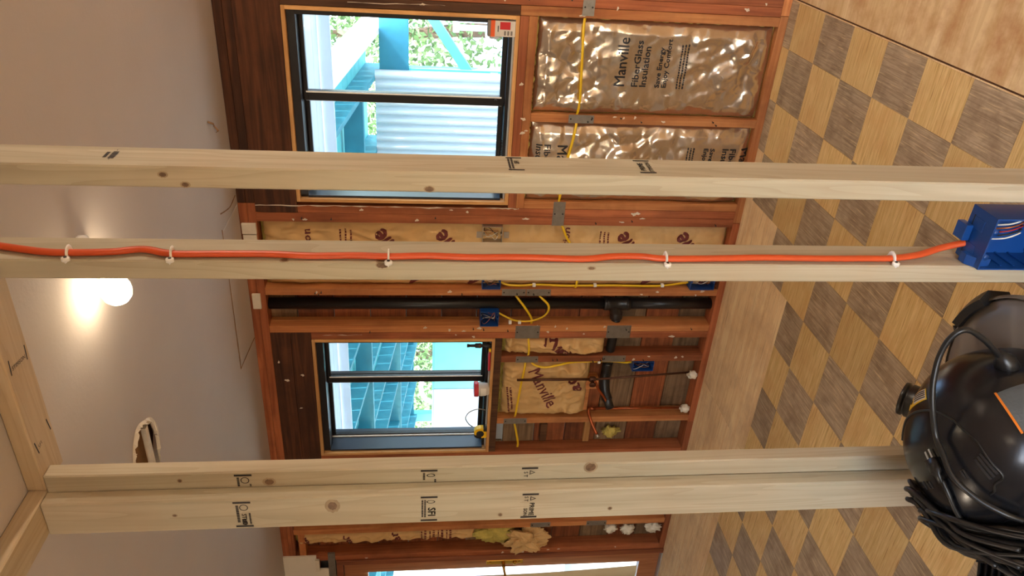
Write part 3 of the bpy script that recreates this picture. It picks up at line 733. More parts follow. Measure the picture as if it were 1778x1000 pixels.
f1, h1 = batt('insulation_batt', -1.034, -.6185, .0395, 1.104, DF + .022, .026, .012, 'foil', 'silver foil batt with upright black lettering under the wide window', FO, 1, 8, 70, 140, crease=.028, calm=[(-.92, -.68, .42, .77)])
block(f1, h1, -.902, .698, 0.)
f2, h2 = batt('insulation_batt', -1.467, -1.0775, .0395, 1.104, DF + .022, .026, .014, 'foil', 'silver foil batt printed upside down behind the new stud', FO, 2, 8, 70, 140, crease=.030, calm=[(-1.42, -1.16, .06, .34), (-1.42, -1.16, .93, 1.06)])
block(f2, h2, -1.178, .970, math.pi); block(f2, h2, -1.178, .075, math.pi)
KR = 'brown paper faced batts in the far wall'
k1, hk1 = batt('insulation_batt', -1.956, -1.594, .0395, 2.35, DF + .040, .018, .010, 'kraft', 'tall brown paper batt between the wide window and the vent pipe', KR, 3, 7, 36, 200, crease=.028)
for zz in (1.62, 1.325, .415, .105): put(k1, hk1, 'Manville', .125, -1.905, zz - .045, math.radians(37), 'ink_maroon', .345, .0045, 3)
put(k1, hk1, 'Insulation', .055, -1.90, 2.125, 0, 'ink_maroon', .26, .001, 2); put(k1, hk1, 'Insulation', .045, -1.86, .86, 0, 'ink_maroon', .235, .001, 2)
for q in range(3):
    dashes(k1, hk1, -1.86, 1.98 - q * .025, 0, .22, .008, 'ink_maroon', q)
    dashes(k1, hk1, -1.86, .70 - q * .02, 0, .22, .008, 'ink_maroon', q + 5)
k2, hk2 = batt('insulation_batt', -2.378, -2.263, .60, 1.15, DF + .036, .050, .03, 'kraft', 'narrow slumped brown paper batt right of the sink drain cavity', KR, 4, 12, 30, 70, crease=.06, edge=.03, fuzz=.02)
put(k2, hk2, 'Manv', .085, -2.29, .95, math.radians(238), 'ink_maroon', .2, .0015, 3); put(k2, hk2, 'an', .09, -2.37, .80, math.radians(35), 'ink_maroon', .085, .0015, 2)
k3, hk3 = batt('insulation_batt', -2.809, -2.421, .66, 1.15, DF + .040, .050, .02, 'kraft', 'bulging brown paper batt lettered upside down below the narrow window', KR, 5, 9, 60, 80, crease=.055, fuzz=.02, calm=[(-2.76, -2.47, .84, 1.04)])
put(k3, hk3, 'Manville', .10, -2.478, 1.015, math.radians(207), 'ink_maroon', .285, .001, 3); put(k3, hk3, 'ar', .10, -2.60, .70, math.radians(30), 'ink_maroon', .10, .002, 2)
for q in range(2): dashes(k3, hk3, -2.60, 1.125 - q * .018, math.radians(186), .15, .010, 'ink_maroon', q)
k4, hk4 = batt('insulation_batt', -3.80, -3.702, 1.25, 2.355, DF + .03, .035, .016, 'kraft', 'rumpled brown paper batt hanging beside the door jamb', KR, 6, 9, 24, 120, crease=.03, edge=.03, fuzz=.01)
for zz in (2.30, 2.04, 1.745): put(k4, hk4, 'ar', .075, -3.765, zz - .03, math.radians(28), 'ink_maroon', .065, .0015, 2)
for q in range(8): dashes(k4, hk4, -3.785, 1.585 - q * .026, 0, .075, .014 if q % 2 else .008, 'ink_maroon', q)
# crumpled flap of torn facing with loose yellow fibre
fl = thing('insulation_flap', (-3.80, DF, .82), 'torn crumpled paper flap with yellow fibre hanging near the brass handle', 'insulation')
def lump(c, r, seed, fr=9., am=.35, n=22, m_=14, sq=(1, 1, 1)):
    b_ = MB()
    def fn(u, v):
        th, ph = u * 2 * math.pi, (v - .5) * math.pi
        d = Vector((math.cos(ph) * math.cos(th), math.cos(ph) * math.sin(th), math.sin(ph)))
        k_ = 1 + am * noise.noise(d * fr * .35 + Vector((seed, seed * 2, 0))) + am * .4 * noise.noise(d * fr + Vector((0, seed, 0)))
        return (c[0] + d.x * r * k_ * sq[0], c[1] + d.y * r * k_ * sq[1], c[2] + d.z * r * k_ * sq[2])
    return b_.grid(fn, n, m_)
lump((-3.80, DF - .005, .93), .088, 3, 5.5, .75, 46, 30, (1, .6, 1.25)).build('facing', 'kraft', fl, False)
lump((-3.77, DF + .03, 1.13), .07, 5, 9, .7, 26, 18, (.8, .6, 1.9)).build('fiberglass_pad', 'fiberglass', fl, True)
def flat_text(x, z, body, size, rot, y, mat, par):
    c, s = math.cos(rot), math.sin(rot); print_on('lettering', body, size, lambda a, d: (x + c * a - s * d, y, z + s * a + c * d), mat, par)
# white foam lumps low in that cavity
for i, (x, z, r, tx) in enumerate(((-3.75, .38, .030, 'upper'), (-3.765, .27, .034, 'middle'), (-3.755, .10, .036, 'lowest'))):
    tag(lump((x, DF + .02, z), r, 11 + i, 8, .6, 20, 14, (1, .9, 1.25)).build('foam_lump', 'foam_white', None, True), tx + ' lump of white spray foam in the cavity beside the door', 'foam', 'spray foam lumps')

# ------------------------------------------------------------------ nail plates
plate_rows = [(-.606, -.535, .868, .920, 'bright steel plate on the stud pair right of the upright foil batt'), (-1.076, -1.037, .815, .932, 'steel nail plate on the stud between the two foil batts'),
    (-1.595, -1.468, .903, .962, 'wide steel plate across three studs left of the foil batts'), (-1.997, -1.957, 1.062, 1.185, 'upper of two steel plates on the stud right of the vent pipe'),
    (-1.997, -1.957, .932, 1.058, 'lower of two steel plates on the stud right of the vent pipe'), (-2.262, -2.181, .970, 1.100, 'steel plate over the yellow cable left of the vent pipe'),
    (-2.262, -2.181, .474, .606, 'steel plate over the black drain left of the vent pipe'), (-2.420, -2.379, .964, 1.086, 'upper steel plate on the cripple under the narrow window'),
    (-2.420, -2.379, .477, .606, 'lower steel plate on the cripple under the narrow window'), (-2.850, -2.811, .995, 1.127, 'steel plate on the stud left of the bulging paper batt'),
    (-3.700, -3.660, .783, .908, 'upper steel plate on the stud near the door'), (-3.700, -3.660, .421, .550, 'lower steel plate on the stud near the door')]
for a, c, d, e, lb in plate_rows:
    t = thing('nail_plate', ((a + c) / 2, DF, d), lb, 'nail plate', 'steel nail plates on the wall studs')
    MB().box(a, c, DF - .0022, DF - .0004, d, e).build('plate', 'galvanised', t, bevel=.0005)
    for zz in (d + .01, e - .01):
        MB().lathe([(.004, 0), (.004, .0016), (0, .002)], ((a + c) / 2, DF - .0022, zz), (0, -1, 0), 8).build('nail_head', 'nail', t)

# ------------------------------------------------------------------ electrical boxes
def elec_box(name, x0, x1, z0, z1, mat, label, depth=.075, proud=.010, grp=None):
    t = thing(name, ((x0 + x1) / 2, DF, z0), label, 'outlet box', grp)
    y0, y1 = DF - proud, DF - proud + depth; w = .003
    MB().box(x0, x1, y1 - w, y1, z0, z1).box(x0, x0 + w, y0, y1 - w, z0, z1).box(x1 - w, x1, y0, y1 - w, z0, z1).box(x0 + w, x1 - w, y0, y1 - w, z0, z0 + w).box(x0 + w, x1 - w, y0, y1 - w, z1 - w, z1).build('shell', mat, t)
    for zz in (z0 + .006, z1 - .006):
        MB().lathe([(.0055, 0), (.0055, .02)], ((x0 + x1) / 2, y0 + .002, zz), (0, 1, 0), 8).build('screw_boss', mat, t)
    rr = random.Random(int(abs(x0) * 1000 + z0 * 77))
    for q in range(6):
        a = x0 + .012 + (x1 - x0 - .024) * rr.random(); c = z0 + .02 + (z1 - z0 - .04) * rr.random()
        pts = catmull([(a, y1 - .01, z1 - .012), (a + rr.uniform(-.01, .01), y0 + .02, c + .02), (a + rr.uniform(-.012, .012), y0 + rr.uniform(.004, .014), c), (x0 + .012 + (x1 - x0 - .024) * rr.random(), y0 + .02, z0 + .02)], 5)
        MB().tube(pts, .0014, 5).build('wire', ('wire_white', 'wire_black', 'wire_copper')[q % 3], t, True)
    return t
EB = 'blue plastic outlet boxes on the far wall'
elec_box('outlet_box', -1.955, -1.862, 1.195, 1.290, 'box_blue', 'upper blue outlet box on the stud behind the orange cable', grp=EB)
elec_box('outlet_box', -2.180, -2.090, 1.194, 1.290, 'box_blue', 'blue outlet box beside the black vent pipe', grp=EB)
elec_box('outlet_box', -1.955, -1.862, .066, .196, 'box_blue', 'lowest blue outlet box near the floor', grp=EB)
elec_box('outlet_box', -2.485, -2.421, .309, .428, 'box_blue', 'blue outlet box in the dark cavity under the narrow window', grp=EB, proud=.004)
mb_ = elec_box('outlet_box', -1.682, -1.596, 1.203, 1.300, 'box_metal', 'shiny galvanised metal outlet box in the tall paper batt', proud=.022, depth=.06)
for zz in (1.185, 1.318):
    MB().box(-1.655, -1.622, DF - .024, DF - .021, zz - .014, zz + .012).build('mounting_ear', 'box_metal', mb_)

# ------------------------------------------------------------------ yellow cables
def cable(name, pts, label, mat='cable_yellow', r=.0062, flat=.55, grp='yellow sheathed cables', staples=()):
    t = thing(name, pts[len(pts) // 2], label, 'cable', grp)
    MB().tube(catmull(pts, 7), r, 8, flat=flat, up=(0, 1, 0)).build('sheath', mat, t, True)
    for (x, y, z) in staples:
        MB().box(x - .004, x + .012, y - .009, y + .009, z - .008, z + .008).build('staple', 'clip_white', t, bevel=.001)
    return t
yc = DF + .03
cable('cable', [(-.60, yc, .893), (-.64, DF - .006, .908), (-.80, DF - .013, .900), (-.96, DF - .014, .892), (-1.02, DF - .004, .893), (-1.056, DF + .03, .895)], 'yellow cable crossing the upright foil batt')
cable('cable', [(-1.058, DF + .03, .890), (-1.09, DF - .006, .895), (-1.16, DF - .014, .905), (-1.25, DF - .014, .920), (-1.36, DF - .013, .932), (-1.45, DF - .006, .937), (-1.49, DF + .03, .935)], 'yellow cable crossing the upside down foil batt')
cable('cable', [(-1.57, DF + .04, .925), (-1.605, DF + .005, .905), (-1.66, DF + .004, .880), (-1.70, DF + .004, .855), (-1.76, DF + .006, .82), (-1.86, DF + .01, .80), (-1.945, DF + .012, .80), (-1.97, DF + .03, .81)], 'yellow cable sloping across the tall paper batt')
sx = -1.945
cable('cable', [(-1.93, DF + .03, 1.20), (sx, DF + .020, 1.15), (sx, DF + .016, 1.08), (sx + .006, DF + .014, 1.0), (sx, DF + .016, .85), (sx + .003, DF + .014, .60), (sx, DF + .016, .36), (-1.93, DF + .03, .197)], 'yellow cable stapled down the stud between two blue boxes', staples=[(sx, DF + .016, 1.02), (sx, DF + .016, .70), (sx, DF + .016, .34)])
cable('cable', [(-1.977, DF + .04, 1.12), (-2.005, DF + .012, 1.108), (-2.06, DF + .001, 1.066), (-2.11, DF + .004, 1.035), (-2.145, DF + .012, 1.018), (-2.18, DF + .02, 1.015), (-2.20, DF + .04, 1.015)], 'upper yellow cable in front of the black vent pipe')
cable('cable', [(-1.977, DF + .04, .998), (-2.005, DF + .010, .985), (-2.05, DF + .000, .94), (-2.09, DF - .001, .935), (-2.13, DF + .006, .96), (-2.160, DF + .012, 1.02), (-2.160, DF + .016, 1.10), (-2.14, DF + .02, 1.15), (-2.12, DF + .03, 1.193)], 'looped yellow cable rising to the blue box beside the vent pipe', staples=[(-2.172, DF + .014, 1.08), (-2.172, DF + .014, 1.13)])
cable('cable', [(-2.23, DF + .04, 1.02), (-2.268, DF - .002, 1.026), (-2.31, DF - .014, 1.022), (-2.36, DF - .008, 1.02), (-2.40, DF + .04, 1.02)], 'short yellow cable across the narrow slumped batt')
cable('cable', [(-2.40, DF + .04, 1.03), (-2.428, DF + .0, 1.032), (-2.48, DF - .020, 1.04), (-2.56, DF - .024, 1.050), (-2.68, DF - .024, 1.060), (-2.78, DF - .010, 1.065), (-2.83, DF + .04, 1.063)], 'yellow cable crossing the bulging paper batt')
cable('cable', [(-2.40, DF + .04, 1.0), (-2.43, DF + .0, .99), (-2.445, DF - .012, .93), (-2.436, DF - .010, .86), (-2.426, DF + .006, .77), (-2.425, DF + .012, .64), (-2.428, DF + .016, .54), (-2.44, DF + .02, .47), (-2.445, DF + .03, .43)], 'yellow cable dropping to the blue box in the dark cavity', staples=[(-2.432, DF + .012, .62)])
cable('cable', [(-2.83, DF + .04, 1.063), (-2.87, DF + .03, 1.06), (-2.94, DF + .03, 1.045), (-3.02, DF + .03, 1.03), (-3.07, DF + .04, 1.03)], 'yellow cable end in the cavity beside the corner post')

# ------------------------------------------------------------------ pipes
vp = thing('vent_pipe', (-2.06, DF + .05, .04), 'tall black plastic vent pipe standing in the far wall', 'pipe')
VX, VY = -2.075, DF + .052
MB().lathe([(.030, 0), (.030, .455)], (VX, VY, .0395), n=24).build('pipe', 'abs', vp, True)
MB().lathe([(.030, 0), (.030, 1.735)], (VX, VY, .625), n=24).build('pipe', 'abs', vp, True)
tee = MB().lathe([(.034, 0), (.036, .002), (.036, .035), (.033, .04), (.033, .10), (.036, .105), (.036, .14), (.034, .142)], (VX, VY, .488), n=24)
tee.tube(catmull([(VX, VY, .585), (VX - .03, VY, .565), (VX - .06, VY, .553), (VX - .09, VY, .55)], 5), [.031] * 10 + [.034] * 6, 20)
tee.build('tee', 'abs', vp, True)
for zz in (.50, .615): MB().lathe([(.0372, 0), (.0372, .006)], (VX, VY, zz), n=24).build('tee_ring', 'abs', vp, True)
dp = thing('drain_pipe', (-2.45, DF + .04, .5), 'black plastic drain arm running under the narrow window to an open end', 'pipe')
MB().tube(catmull([(VX - .092, VY, .549), (-2.26, VY, .550), (-2.40, VY, .556), (-2.47, VY, .558)], 4), .0255, 20).build('pipe', 'abs', dp, True)
MB().tube(catmull([(-2.46, VY, .558), (-2.53, VY - .004, .560), (-2.58, VY - .02, .566), (-2.63, VY - .05, .563), (-2.665, VY - .085, .550)], 5), .0295, 20).build('elbow', 'abs', dp, True)
# open end: a short pipe with a hollow mouth
a0 = Vector((-2.650, VY - .07, .556)); d0 = Vector((-.52, -.82, -.20)).normalized()
MB().lathe([(.024, 0), (.024, .07), (.0205, .07), (.0205, .005), (.0, .005)], a0, d0, 24, False).build('pipe', 'abs', dp, True)
cp = thing('water_pipe', (-2.53, DF + .04, .04), 'thin tarnished water pipe with a valve under the narrow window', 'pipe')
MB().tube([(-2.516, DF - .030, 1.075), (-2.520, DF - .026, .66)], .0075, 10).build('pipe', 'pipe_old', cp, True)
MB().tube([(-2.521, DF - .026, .64), (-2.522, DF + .035, .045)], .0065, 10).build('pipe', 'pipe_old', cp, True)
MB().lathe([(.012, 0), (.016, .006), (.016, .03), (.012, .036)], (-2.520, DF - .026, .635), n=12).lathe([(.010, 0), (.010, .03), (.018, .032), (.018, .042), (.006, .044)], (-2.520, DF - .028, .655), (-.3, -1, .1), 12).build('valve', 'pipe_old', cp, True)
MB().tube(catmull([(-2.526, DF - .026, .64), (-2.58, DF - .036, .615), (-2.635, DF - .045, .575), (-2.66, DF - .05, .562)], 4), .0075, 10).build('branch', 'copper', cp, True)
cq = thing('copper_pipe', (-2.77, DF + .04, .04), 'bright copper riser left of the open drain end', 'pipe')
MB().tube([(-2.770, DF + .02, .048), (-2.765, DF + .02, .62)], .008, 12).build('pipe', 'copper', cq, True)
MB().lathe([(.0105, 0), (.0105, .03)], (-2.766, DF + .02, .60), n=12).tube(catmull([(-2.766, DF + .02, .625), (-2.768, DF + .012, .638), (-2.79, DF - .015, .637), (-2.83, DF - .05, .620), (-2.868, DF - .085, .598)], 4), .009, 12).build('elbow', 'copper', cq, True)
MB().lathe([(.011, 0), (.011, .018), (0, .02)], (-2.868, DF - .085, .598), (-.7, -.6, -.4), 10).build('cap', 'box_metal', cq, True)
for x, z, tx in ((-2.528, .055, 'thin water pipe'), (-2.770, .055, 'copper riser')):
    t = thing('pipe_sleeve', (x, DF + .02, .04), 'white foam sleeve round the foot of the ' + tx, 'pipe sleeve', 'white foam pipe sleeves')
    lump((x, DF + .015, z + .01), .024, 21 + z + x, 9, .5, 18, 12, (1, 1, 1.1)).build('foam', 'foam_white', t, True)
    MB().tube(catmull([(x + .005, DF + .01, z + .02), (x + .015, DF - .01, z + .05), (x + .03, DF - .014, z + .055)], 4), .004, 6).build('strand', 'foam_white', t, True)
tag(lump((-2.97, DF + .055, .48), .035, 33, 10, .9, 20, 14, (1, .6, 1.3)).build('fibre_wad', 'fiberglass', None, True), 'small wad of yellow fibre stuck low beside the corner post', 'fibre wad')

# ------------------------------------------------------------------ orange cable, clips and the big blue box
cx = -.6925
oc = thing('power_cable', (cx, 1.33, .42), 'thick orange cable clipped down the middle pine stud', 'cable')
pts = [(cx, 1.338, 2.398), (cx, 1.322, 2.345), (cx, 1.306, 2.28), (cx, 1.303, 2.234), (cx, 1.308, 2.16), (cx, 1.319, 2.11), (cx, 1.302, 2.053), (cx, 1.303, 1.97), (cx, 1.304, 1.88), (cx, 1.298, 1.80), (cx, 1.301, 1.72), (cx, 1.298, 1.656),
       (cx, 1.302, 1.58), (cx, 1.297, 1.50), (cx, 1.299, 1.40), (cx, 1.294, 1.28), (cx, 1.305, 1.22), (cx, 1.307, 1.16), (cx, 1.298, 1.11), (cx, 1.301, 1.0), (cx, 1.306, .90), (cx, 1.304, .78), (cx, 1.306, .68), (cx, 1.308, .62), (cx + .002, 1.322, .55), (cx + .012, 1.335, .495), (cx + .028, 1.332, .440)]
MB().tube(catmull(pts, 8), .0085, 10, flat=.72, up=(1, 0, 0)).build('sheath', 'cable_orange', oc, True)
for (y, z, lb) in ((1.303, 2.234, 'topmost white clip on the orange cable'), (1.302, 2.053, 'second white clip from the top on the orange cable'), (1.298, 1.656, 'middle white clip on the orange cable level with the wide window'), (1.298, 1.11, 'white clip on the orange cable below window level'), (1.308, .62, 'lowest white clip on the orange cable above the blue box')):
    t = thing('cable_clip', (cx, y, z), lb, 'cable clip', 'white clips on the orange cable')
    arc = [(-.700 + .018 * math.sin(a), y - .012 * math.cos(a), z) for a in [q * math.pi / 8 for q in range(9)]]
    MB().tube([(-.6985, y - .022, z)] + arc + [(-.6985, y + .018, z)], .0055, 8, flat=.35, up=(0, 0, 1)).build('strap', 'clip_white', t, True)
    MB().lathe([(.0075, 0), (.0075, .006), (.006, .007), (0, .007)], (-.6995, y - .018, z), (1, 0, 0), 12).build('lug', 'clip_white', t, True)
    MB().lathe([(.003, 0), (.003, .0085), (0, .009)], (-.6995, y - .018, z), (1, 0, 0), 8).build('nail_head', 'nail', t)
bx = thing('switch_box', (-.63, 1.30, .30), 'large blue two gang switch box nailed to the cabled pine stud', 'outlet box')
X0, X1, Y0, Y1, Z0, Z1 = -.698, -.583, 1.270, 1.346, .29, .450; w = .003
MB().box(X0, X1, Y1 - w, Y1, Z0, Z1).box(X0, X0 + w, Y0, Y1 - w, Z0, Z1).box(X1 - w, X1, Y0, Y1 - w, Z0, Z1).box(X0 + w, X1 - w, Y0, Y1 - w, Z0, Z0 + w).box(X0 + w, X1 - w, Y0, Y1 - w, Z1 - w, Z1).build('shell', 'box_blue', bx)
for q in range(2):
    xx = X0 + .028 + q * .056
    for zz in (Z0 + .008, Z1 - .008): MB().lathe([(.0065, 0), (.0065, .024)], (xx, Y0, zz), (0, 1, 0), 10).build('screw_boss', 'box_blue', bx, True)
    MB().box(xx - .012, xx + .012, Y0 + .028, Y0 + .060, Z1 + .0002, Z1 + .0012).build('knockout_flap', 'box_blue', bx, bevel=.0004)
    MB().box(xx - .0135, xx + .0135, Y0 + .060, Y0 + .063, Z1 + .0001, Z1 + .0008).build('knockout_slot', 'black_matte', bx)
MB().box(X0 + .04, X0 + .075, Y1 - .022, Y1 + .010, Z1 + .0002, Z1 + .016).build('cable_clamp', 'box_blue', bx, bevel=.001)
MB().prism([(Y0 + .01, Z1 - .03), (Y0 + .01, Z1 - .003), (Y0 + .03, Z1 + .012), (Y0 + .048, Z1 + .012), (Y0 + .048, Z1 - .03)], 'X', X0 - .001, X0 + .020).build('nail_bracket', 'box_blue', bx)
for q in range(2): MB().box(X0 + .012 + q * .04, X0 + .022 + q * .04, Y0 + .01, Y1 - .004, Z0 + .004, Z0 + .007).build('rib', 'box_blue', bx)
for q in range(4): MB().box(X0 + .004, X0 + .006, Y0 + .01, Y1 - .004, Z1 - .03 - q * .03, Z1 - .026 - q * .03).build('rib', 'box_blue', bx)
rr = random.Random(4)
for q, mt in enumerate(('wire_white', 'wire_black', 'wire_red', 'wire_copper', 'wire_white')):
    a = X0 + .045 + q * .008
    MB().tube(catmull([(a, Y1 - .012, Z1 - .004), (a + .01, Y0 + .035, Z1 - .022), (a + .022, Y0 + .014, Z1 - .045), (a + .03, Y0 + .022, Z1 - .08), (a + .012, Y1 - .012, Z1 - .11)], 6), .0017, 6).build('wire', mt, bx, True)

# ------------------------------------------------------------------ ceiling lamps: the bulb in view and added fill bulbs
def lamp(x, y, label, ax, watts):
    t = thing('ceiling_lamp', (x, y, H), label, 'lamp', None)
    ax = Vector(ax).normalized(); c = Vector((x, y, H - .062))
    MB().lathe([(.052, 0), (.052, .012), (.040, .022), (.022, .026), (.022, .040)], (x - ax.x * .07, y - ax.y * .07, H - .0005), (0, 0, -1), 24).build('ceiling_base', 'porcelain', t, True)
    MB().lathe([(.019, -.085), (.021, -.08), (.021, -.045), (.017, -.04)], c, ax, 20).build('socket', 'porcelain', t, True)
    prof = [(.0135, -.04), (.015, -.028), (.022, -.015), (.032, .004), (.0375, .022), (.0375, .036), (.033, .052), (.022, .064), (.009, .0695), (.0005, .07)]
    bulb = MB().lathe(prof, c, ax, 24, False).build('bulb', 'bulb_glow', t, True)
    ld = bpy.data.lights.new('bulb_light', 'POINT'); ld.energy = watts; ld.color = (1, .84, .66); ld.shadow_soft_size = .045
    lo = bpy.data.objects.new('bulb_light', ld); COL.objects.link(lo); lo.location = (x + ax.x * .03, y + ax.y * .03, H - .115); lo.parent = t; lo.matrix_parent_inverse = Matrix.Translation(-t.location)
    return t
lamp(-1.02, 1.772, 'bare glowing bulb on the ceiling beside the cabled stud', (-1, .0, -.12), BULB_W)
lamp(.55, -.75, 'added fill bulb on the ceiling behind the camera', (0, -1, -.1), FILL_BACK_W)  # added out of view as fill on the partition
lamp(.70, 2.3, 'added fill bulb on the ceiling beyond the right edge of the view', (1, 0, -.1), FILL_RIGHT_W)  # added out of view to brighten the far wall and floor
lamp(-3.0, .2, 'added fill bulb on the ceiling left of the corner post, out of view', (0, -1, -.1), FILL_LEFT_W)  # added out of view to brighten the far wall towards the door

# ------------------------------------------------------------------ things on the window sills
def paper_box():
    x0, x1, z0, z1 = -.707, -.642, 1.2005, 1.318; y0, y1 = DF - .002, DF + .040
    t = thing('screw_box', ((x0 + x1) / 2, (y0 + y1) / 2, z0), 'white cardboard box with orange and red bands standing on the wide window sill', 'box')
    MB().box(x0, x1, y0, y1, z0, z1).build('carton', 'card_white', t, bevel=.001)
    MB().box(x0 - .0006, x1 + .0006, y0 - .0006, y1 + .0006, z1 - .030, z1 - .012).build('band', 'card_orange', t)
    MB().box(x0 - .0006, x1 + .0006, y0 - .0006, y1 + .0006, z1 - .012, z1 + .0006).build('band', 'card_grey', t)
    MB().box(x0 + .030, x1 - .004, y0 - .0008, y0, z0 + .022, z0 + .066).build('print', 'card_red', t)
    for q in range(3): MB().box(x0 + .006, x0 + .024, y0 - .0008, y0, z0 + .012 + q * .014, z0 + .020 + q * .014).build('print', 'card_grey', t)
    MB().box(x0 + .02, x1 - .02, y0 - .0008, y0, z0 + .072, z0 + .076).build('print', 'ink_print', t)
paper_box()
SZ = 1.2205 + .0002
def pot():
    t = thing('tub', (-2.61, DF + .018, SZ), 'small white tub with a red lid on the narrow window sill', 'container')
    MB().lathe([(.030, 0), (.034, .004), (.040, .058), (.041, .062)], (-2.612, DF + .036 - .018, SZ), n=28).build('cup', 'card_white', t, True)
    MB().lathe([(.043, .060), (.0435, .062), (.0435, .080), (.041, .083), (0, .083)], (-2.612, DF + .018, SZ), n=28).build('lid', 'red_plastic', t, True)
    MB().grid(lambda u, v: (-2.612 + (.0385 + .003 * v) * math.sin(-.7 + u * 1.4), DF + .018 - (.0385 + .003 * v) * math.cos(-.7 + u * 1.4), SZ + .018 + v * .03), 8, 2).build('paper_label', 'sticker_white', t)
pot()
def tape():
    t = thing('tape_measure', (-2.915, DF + .015, SZ), 'yellow and black tape measure on the narrow window sill', 'tape measure')
    x, y = -2.915, DF + .012
    prof = [(-.034, 0), (.034, 0), (.036, .012), (.036, .04), (.028, .062), (.008, .072), (-.02, .070), (-.033, .056), (-.036, .03)]
    MB().prism([(x + a, SZ + c) for a, c in prof], 'Y', y - .018, y + .018).build('case', 'tape_yellow', t, bevel=.003)
    MB().lathe([(.022, 0), (.022, .003), (.02, .004), (0, .004)], (x - .002, y - .018, SZ + .038), (0, -1, 0), 20).build('emblem', 'tape_black', t)
    MB().prism([(x + a * 1.02, SZ + c) for a, c in [(-.036, .03), (-.033, .056), (-.02, .071), (-.008, .072), (-.014, .05), (-.024, .03)]], 'Y', y - .0195, y + .0195).build('grip', 'tape_black', t)
    MB().box(x + .034, x + .046, y - .010, y + .010, SZ + .002, SZ + .008).build('tape_hook', 'box_metal', t)
    MB().box(x + .016, x + .036, y - .0195, y + .0195, SZ + .0005, SZ + .02).build('grip', 'tape_black', t)
tape()
def bit():
    t = thing('torch_nozzle', (-2.315, DF + .03, SZ), 'dark metal torch nozzle standing in the corner of the narrow window sill', 'torch nozzle')
    MB().lathe([(.012, 0), (.012, .03), (.008, .034), (.008, .052), (.013, .056), (.013, .086), (.008, .09), (.0075, .118), (.0095, .12), (.0095, .132), (.006, .132)], (-2.315, DF + .01, SZ), n=16).build('body', 'wire_black', t, True)
    MB().lathe([(.0135, .058), (.0137, .06), (.0137, .066), (.0135, .068)], (-2.315, DF + .01, SZ), n=16).build('collar', 'pipe_old', t, True)
bit()
def pliers():
    t = thing('pliers', (-2.37, DF + .02, SZ), 'red handled pliers lying on the narrow window sill', 'pliers')
    MB().tube(catmull([(-2.35, DF + .012, SZ + .008), (-2.385, DF + .022, SZ + .010), (-2.43, DF + .020, SZ + .008), (-2.475, DF + .008, SZ + .008)], 5), .0075, 8, flat=.8).build('handle', 'red_plastic', t, True)
    MB().tube(catmull([(-2.35, DF + .008, SZ + .008), (-2.385, DF - .000, SZ + .010), (-2.43, DF - .004, SZ + .008), (-2.47, DF - .002, SZ + .008)], 5), .0075, 8, flat=.8).build('handle', 'red_plastic', t, True)
    MB().prism([(-2.352, DF + .001), (-2.352, DF + .019), (-2.335, DF + .018), (-2.332, DF + .004)], 'Z', SZ + .002, SZ + .014).build('jaw', 'tape_yellow', t)
pliers()
wl_ = thing('wire_loop', (-2.80, DF + .03, SZ), 'thin grey wire loop arching over the narrow window sill', 'wire')
MB().tube(catmull([(-2.775, DF + .03, SZ + .003), (-2.765, DF + .03, SZ + .05), (-2.785, DF + .03, SZ + .10), (-2.83, DF + .03, SZ + .122), (-2.875, DF + .028, SZ + .10), (-2.89, DF + .026, SZ + .078)], 6), .0032, 8).build('wire', 'galvanised', wl_, True)

# ------------------------------------------------------------------ shop vacuum
vac = thing('shop_vacuum', (-.95, 1.13, 0), 'black and grey shop vacuum standing at the foot of the partition', 'vacuum')
VC = Vector((-.995, 1.072, .375)); VR = Vector((.186, .178, .200)); VN = 2.5
def on_head(p, off=0.):
    d = Vector(p) - VC; s = sum(abs(d[i] / (VR[i] + off)) ** VN for i in range(3)) ** (1 / VN)
    return VC + d / s
sgn = lambda a, e: math.copysign(abs(a) ** e, a)
def head_fn(u, v):
    th, ph = u * 2 * math.pi, (-.62 + 1.62 * v) * math.pi / 2 if False else (-.50 + 1.50 * v) * math.pi / 2
    e = 2 / VN
    return (VC.x + VR.x * sgn(math.cos(ph), e) * sgn(math.cos(th), e), VC.y + VR.y * sgn(math.cos(ph), e) * sgn(math.sin(th), e), VC.z + VR.z * sgn(math.sin(ph), e))
MB().grid(head_fn, 72, 44).build('motor_head', 'black_plastic', vac, True, label='glossy black motor head')
# tank under it
TC = (-.93, 1.155)
MB().lathe([(.14, .075), (.165, .085), (.188, .17), (.198, .33), (.200, .352), (.194, .362), (.150, .368), (0, .368)], (TC[0], TC[1], 0), n=56).build('tank', 'tank_grey', vac, True, label='grey plastic tank')
MB().lathe([(.201, .343), (.207, .347), (.207, .359), (.200, .363)], (TC[0], TC[1], 0), n=56, caps=False).build('tank_rim', 'tank_grey', vac, True)
for ang in (40, 130, 220, 310):
    a = math.radians(ang); x, y = TC[0] + .145 * math.cos(a), TC[1] + .145 * math.sin(a)
    cw = MB().lathe([(.030, -.011), (.034, -.008), (.034, .008), (.030, .011)], (x, y, .038), (math.sin(a), -math.cos(a), 0), 18).build('caster', 'black_matte', vac, True)
    o = MB().box(x - .016, x + .016, y - .016, y + .016, .062, .088).build('caster_fork', 'black_matte'); o.parent = cw
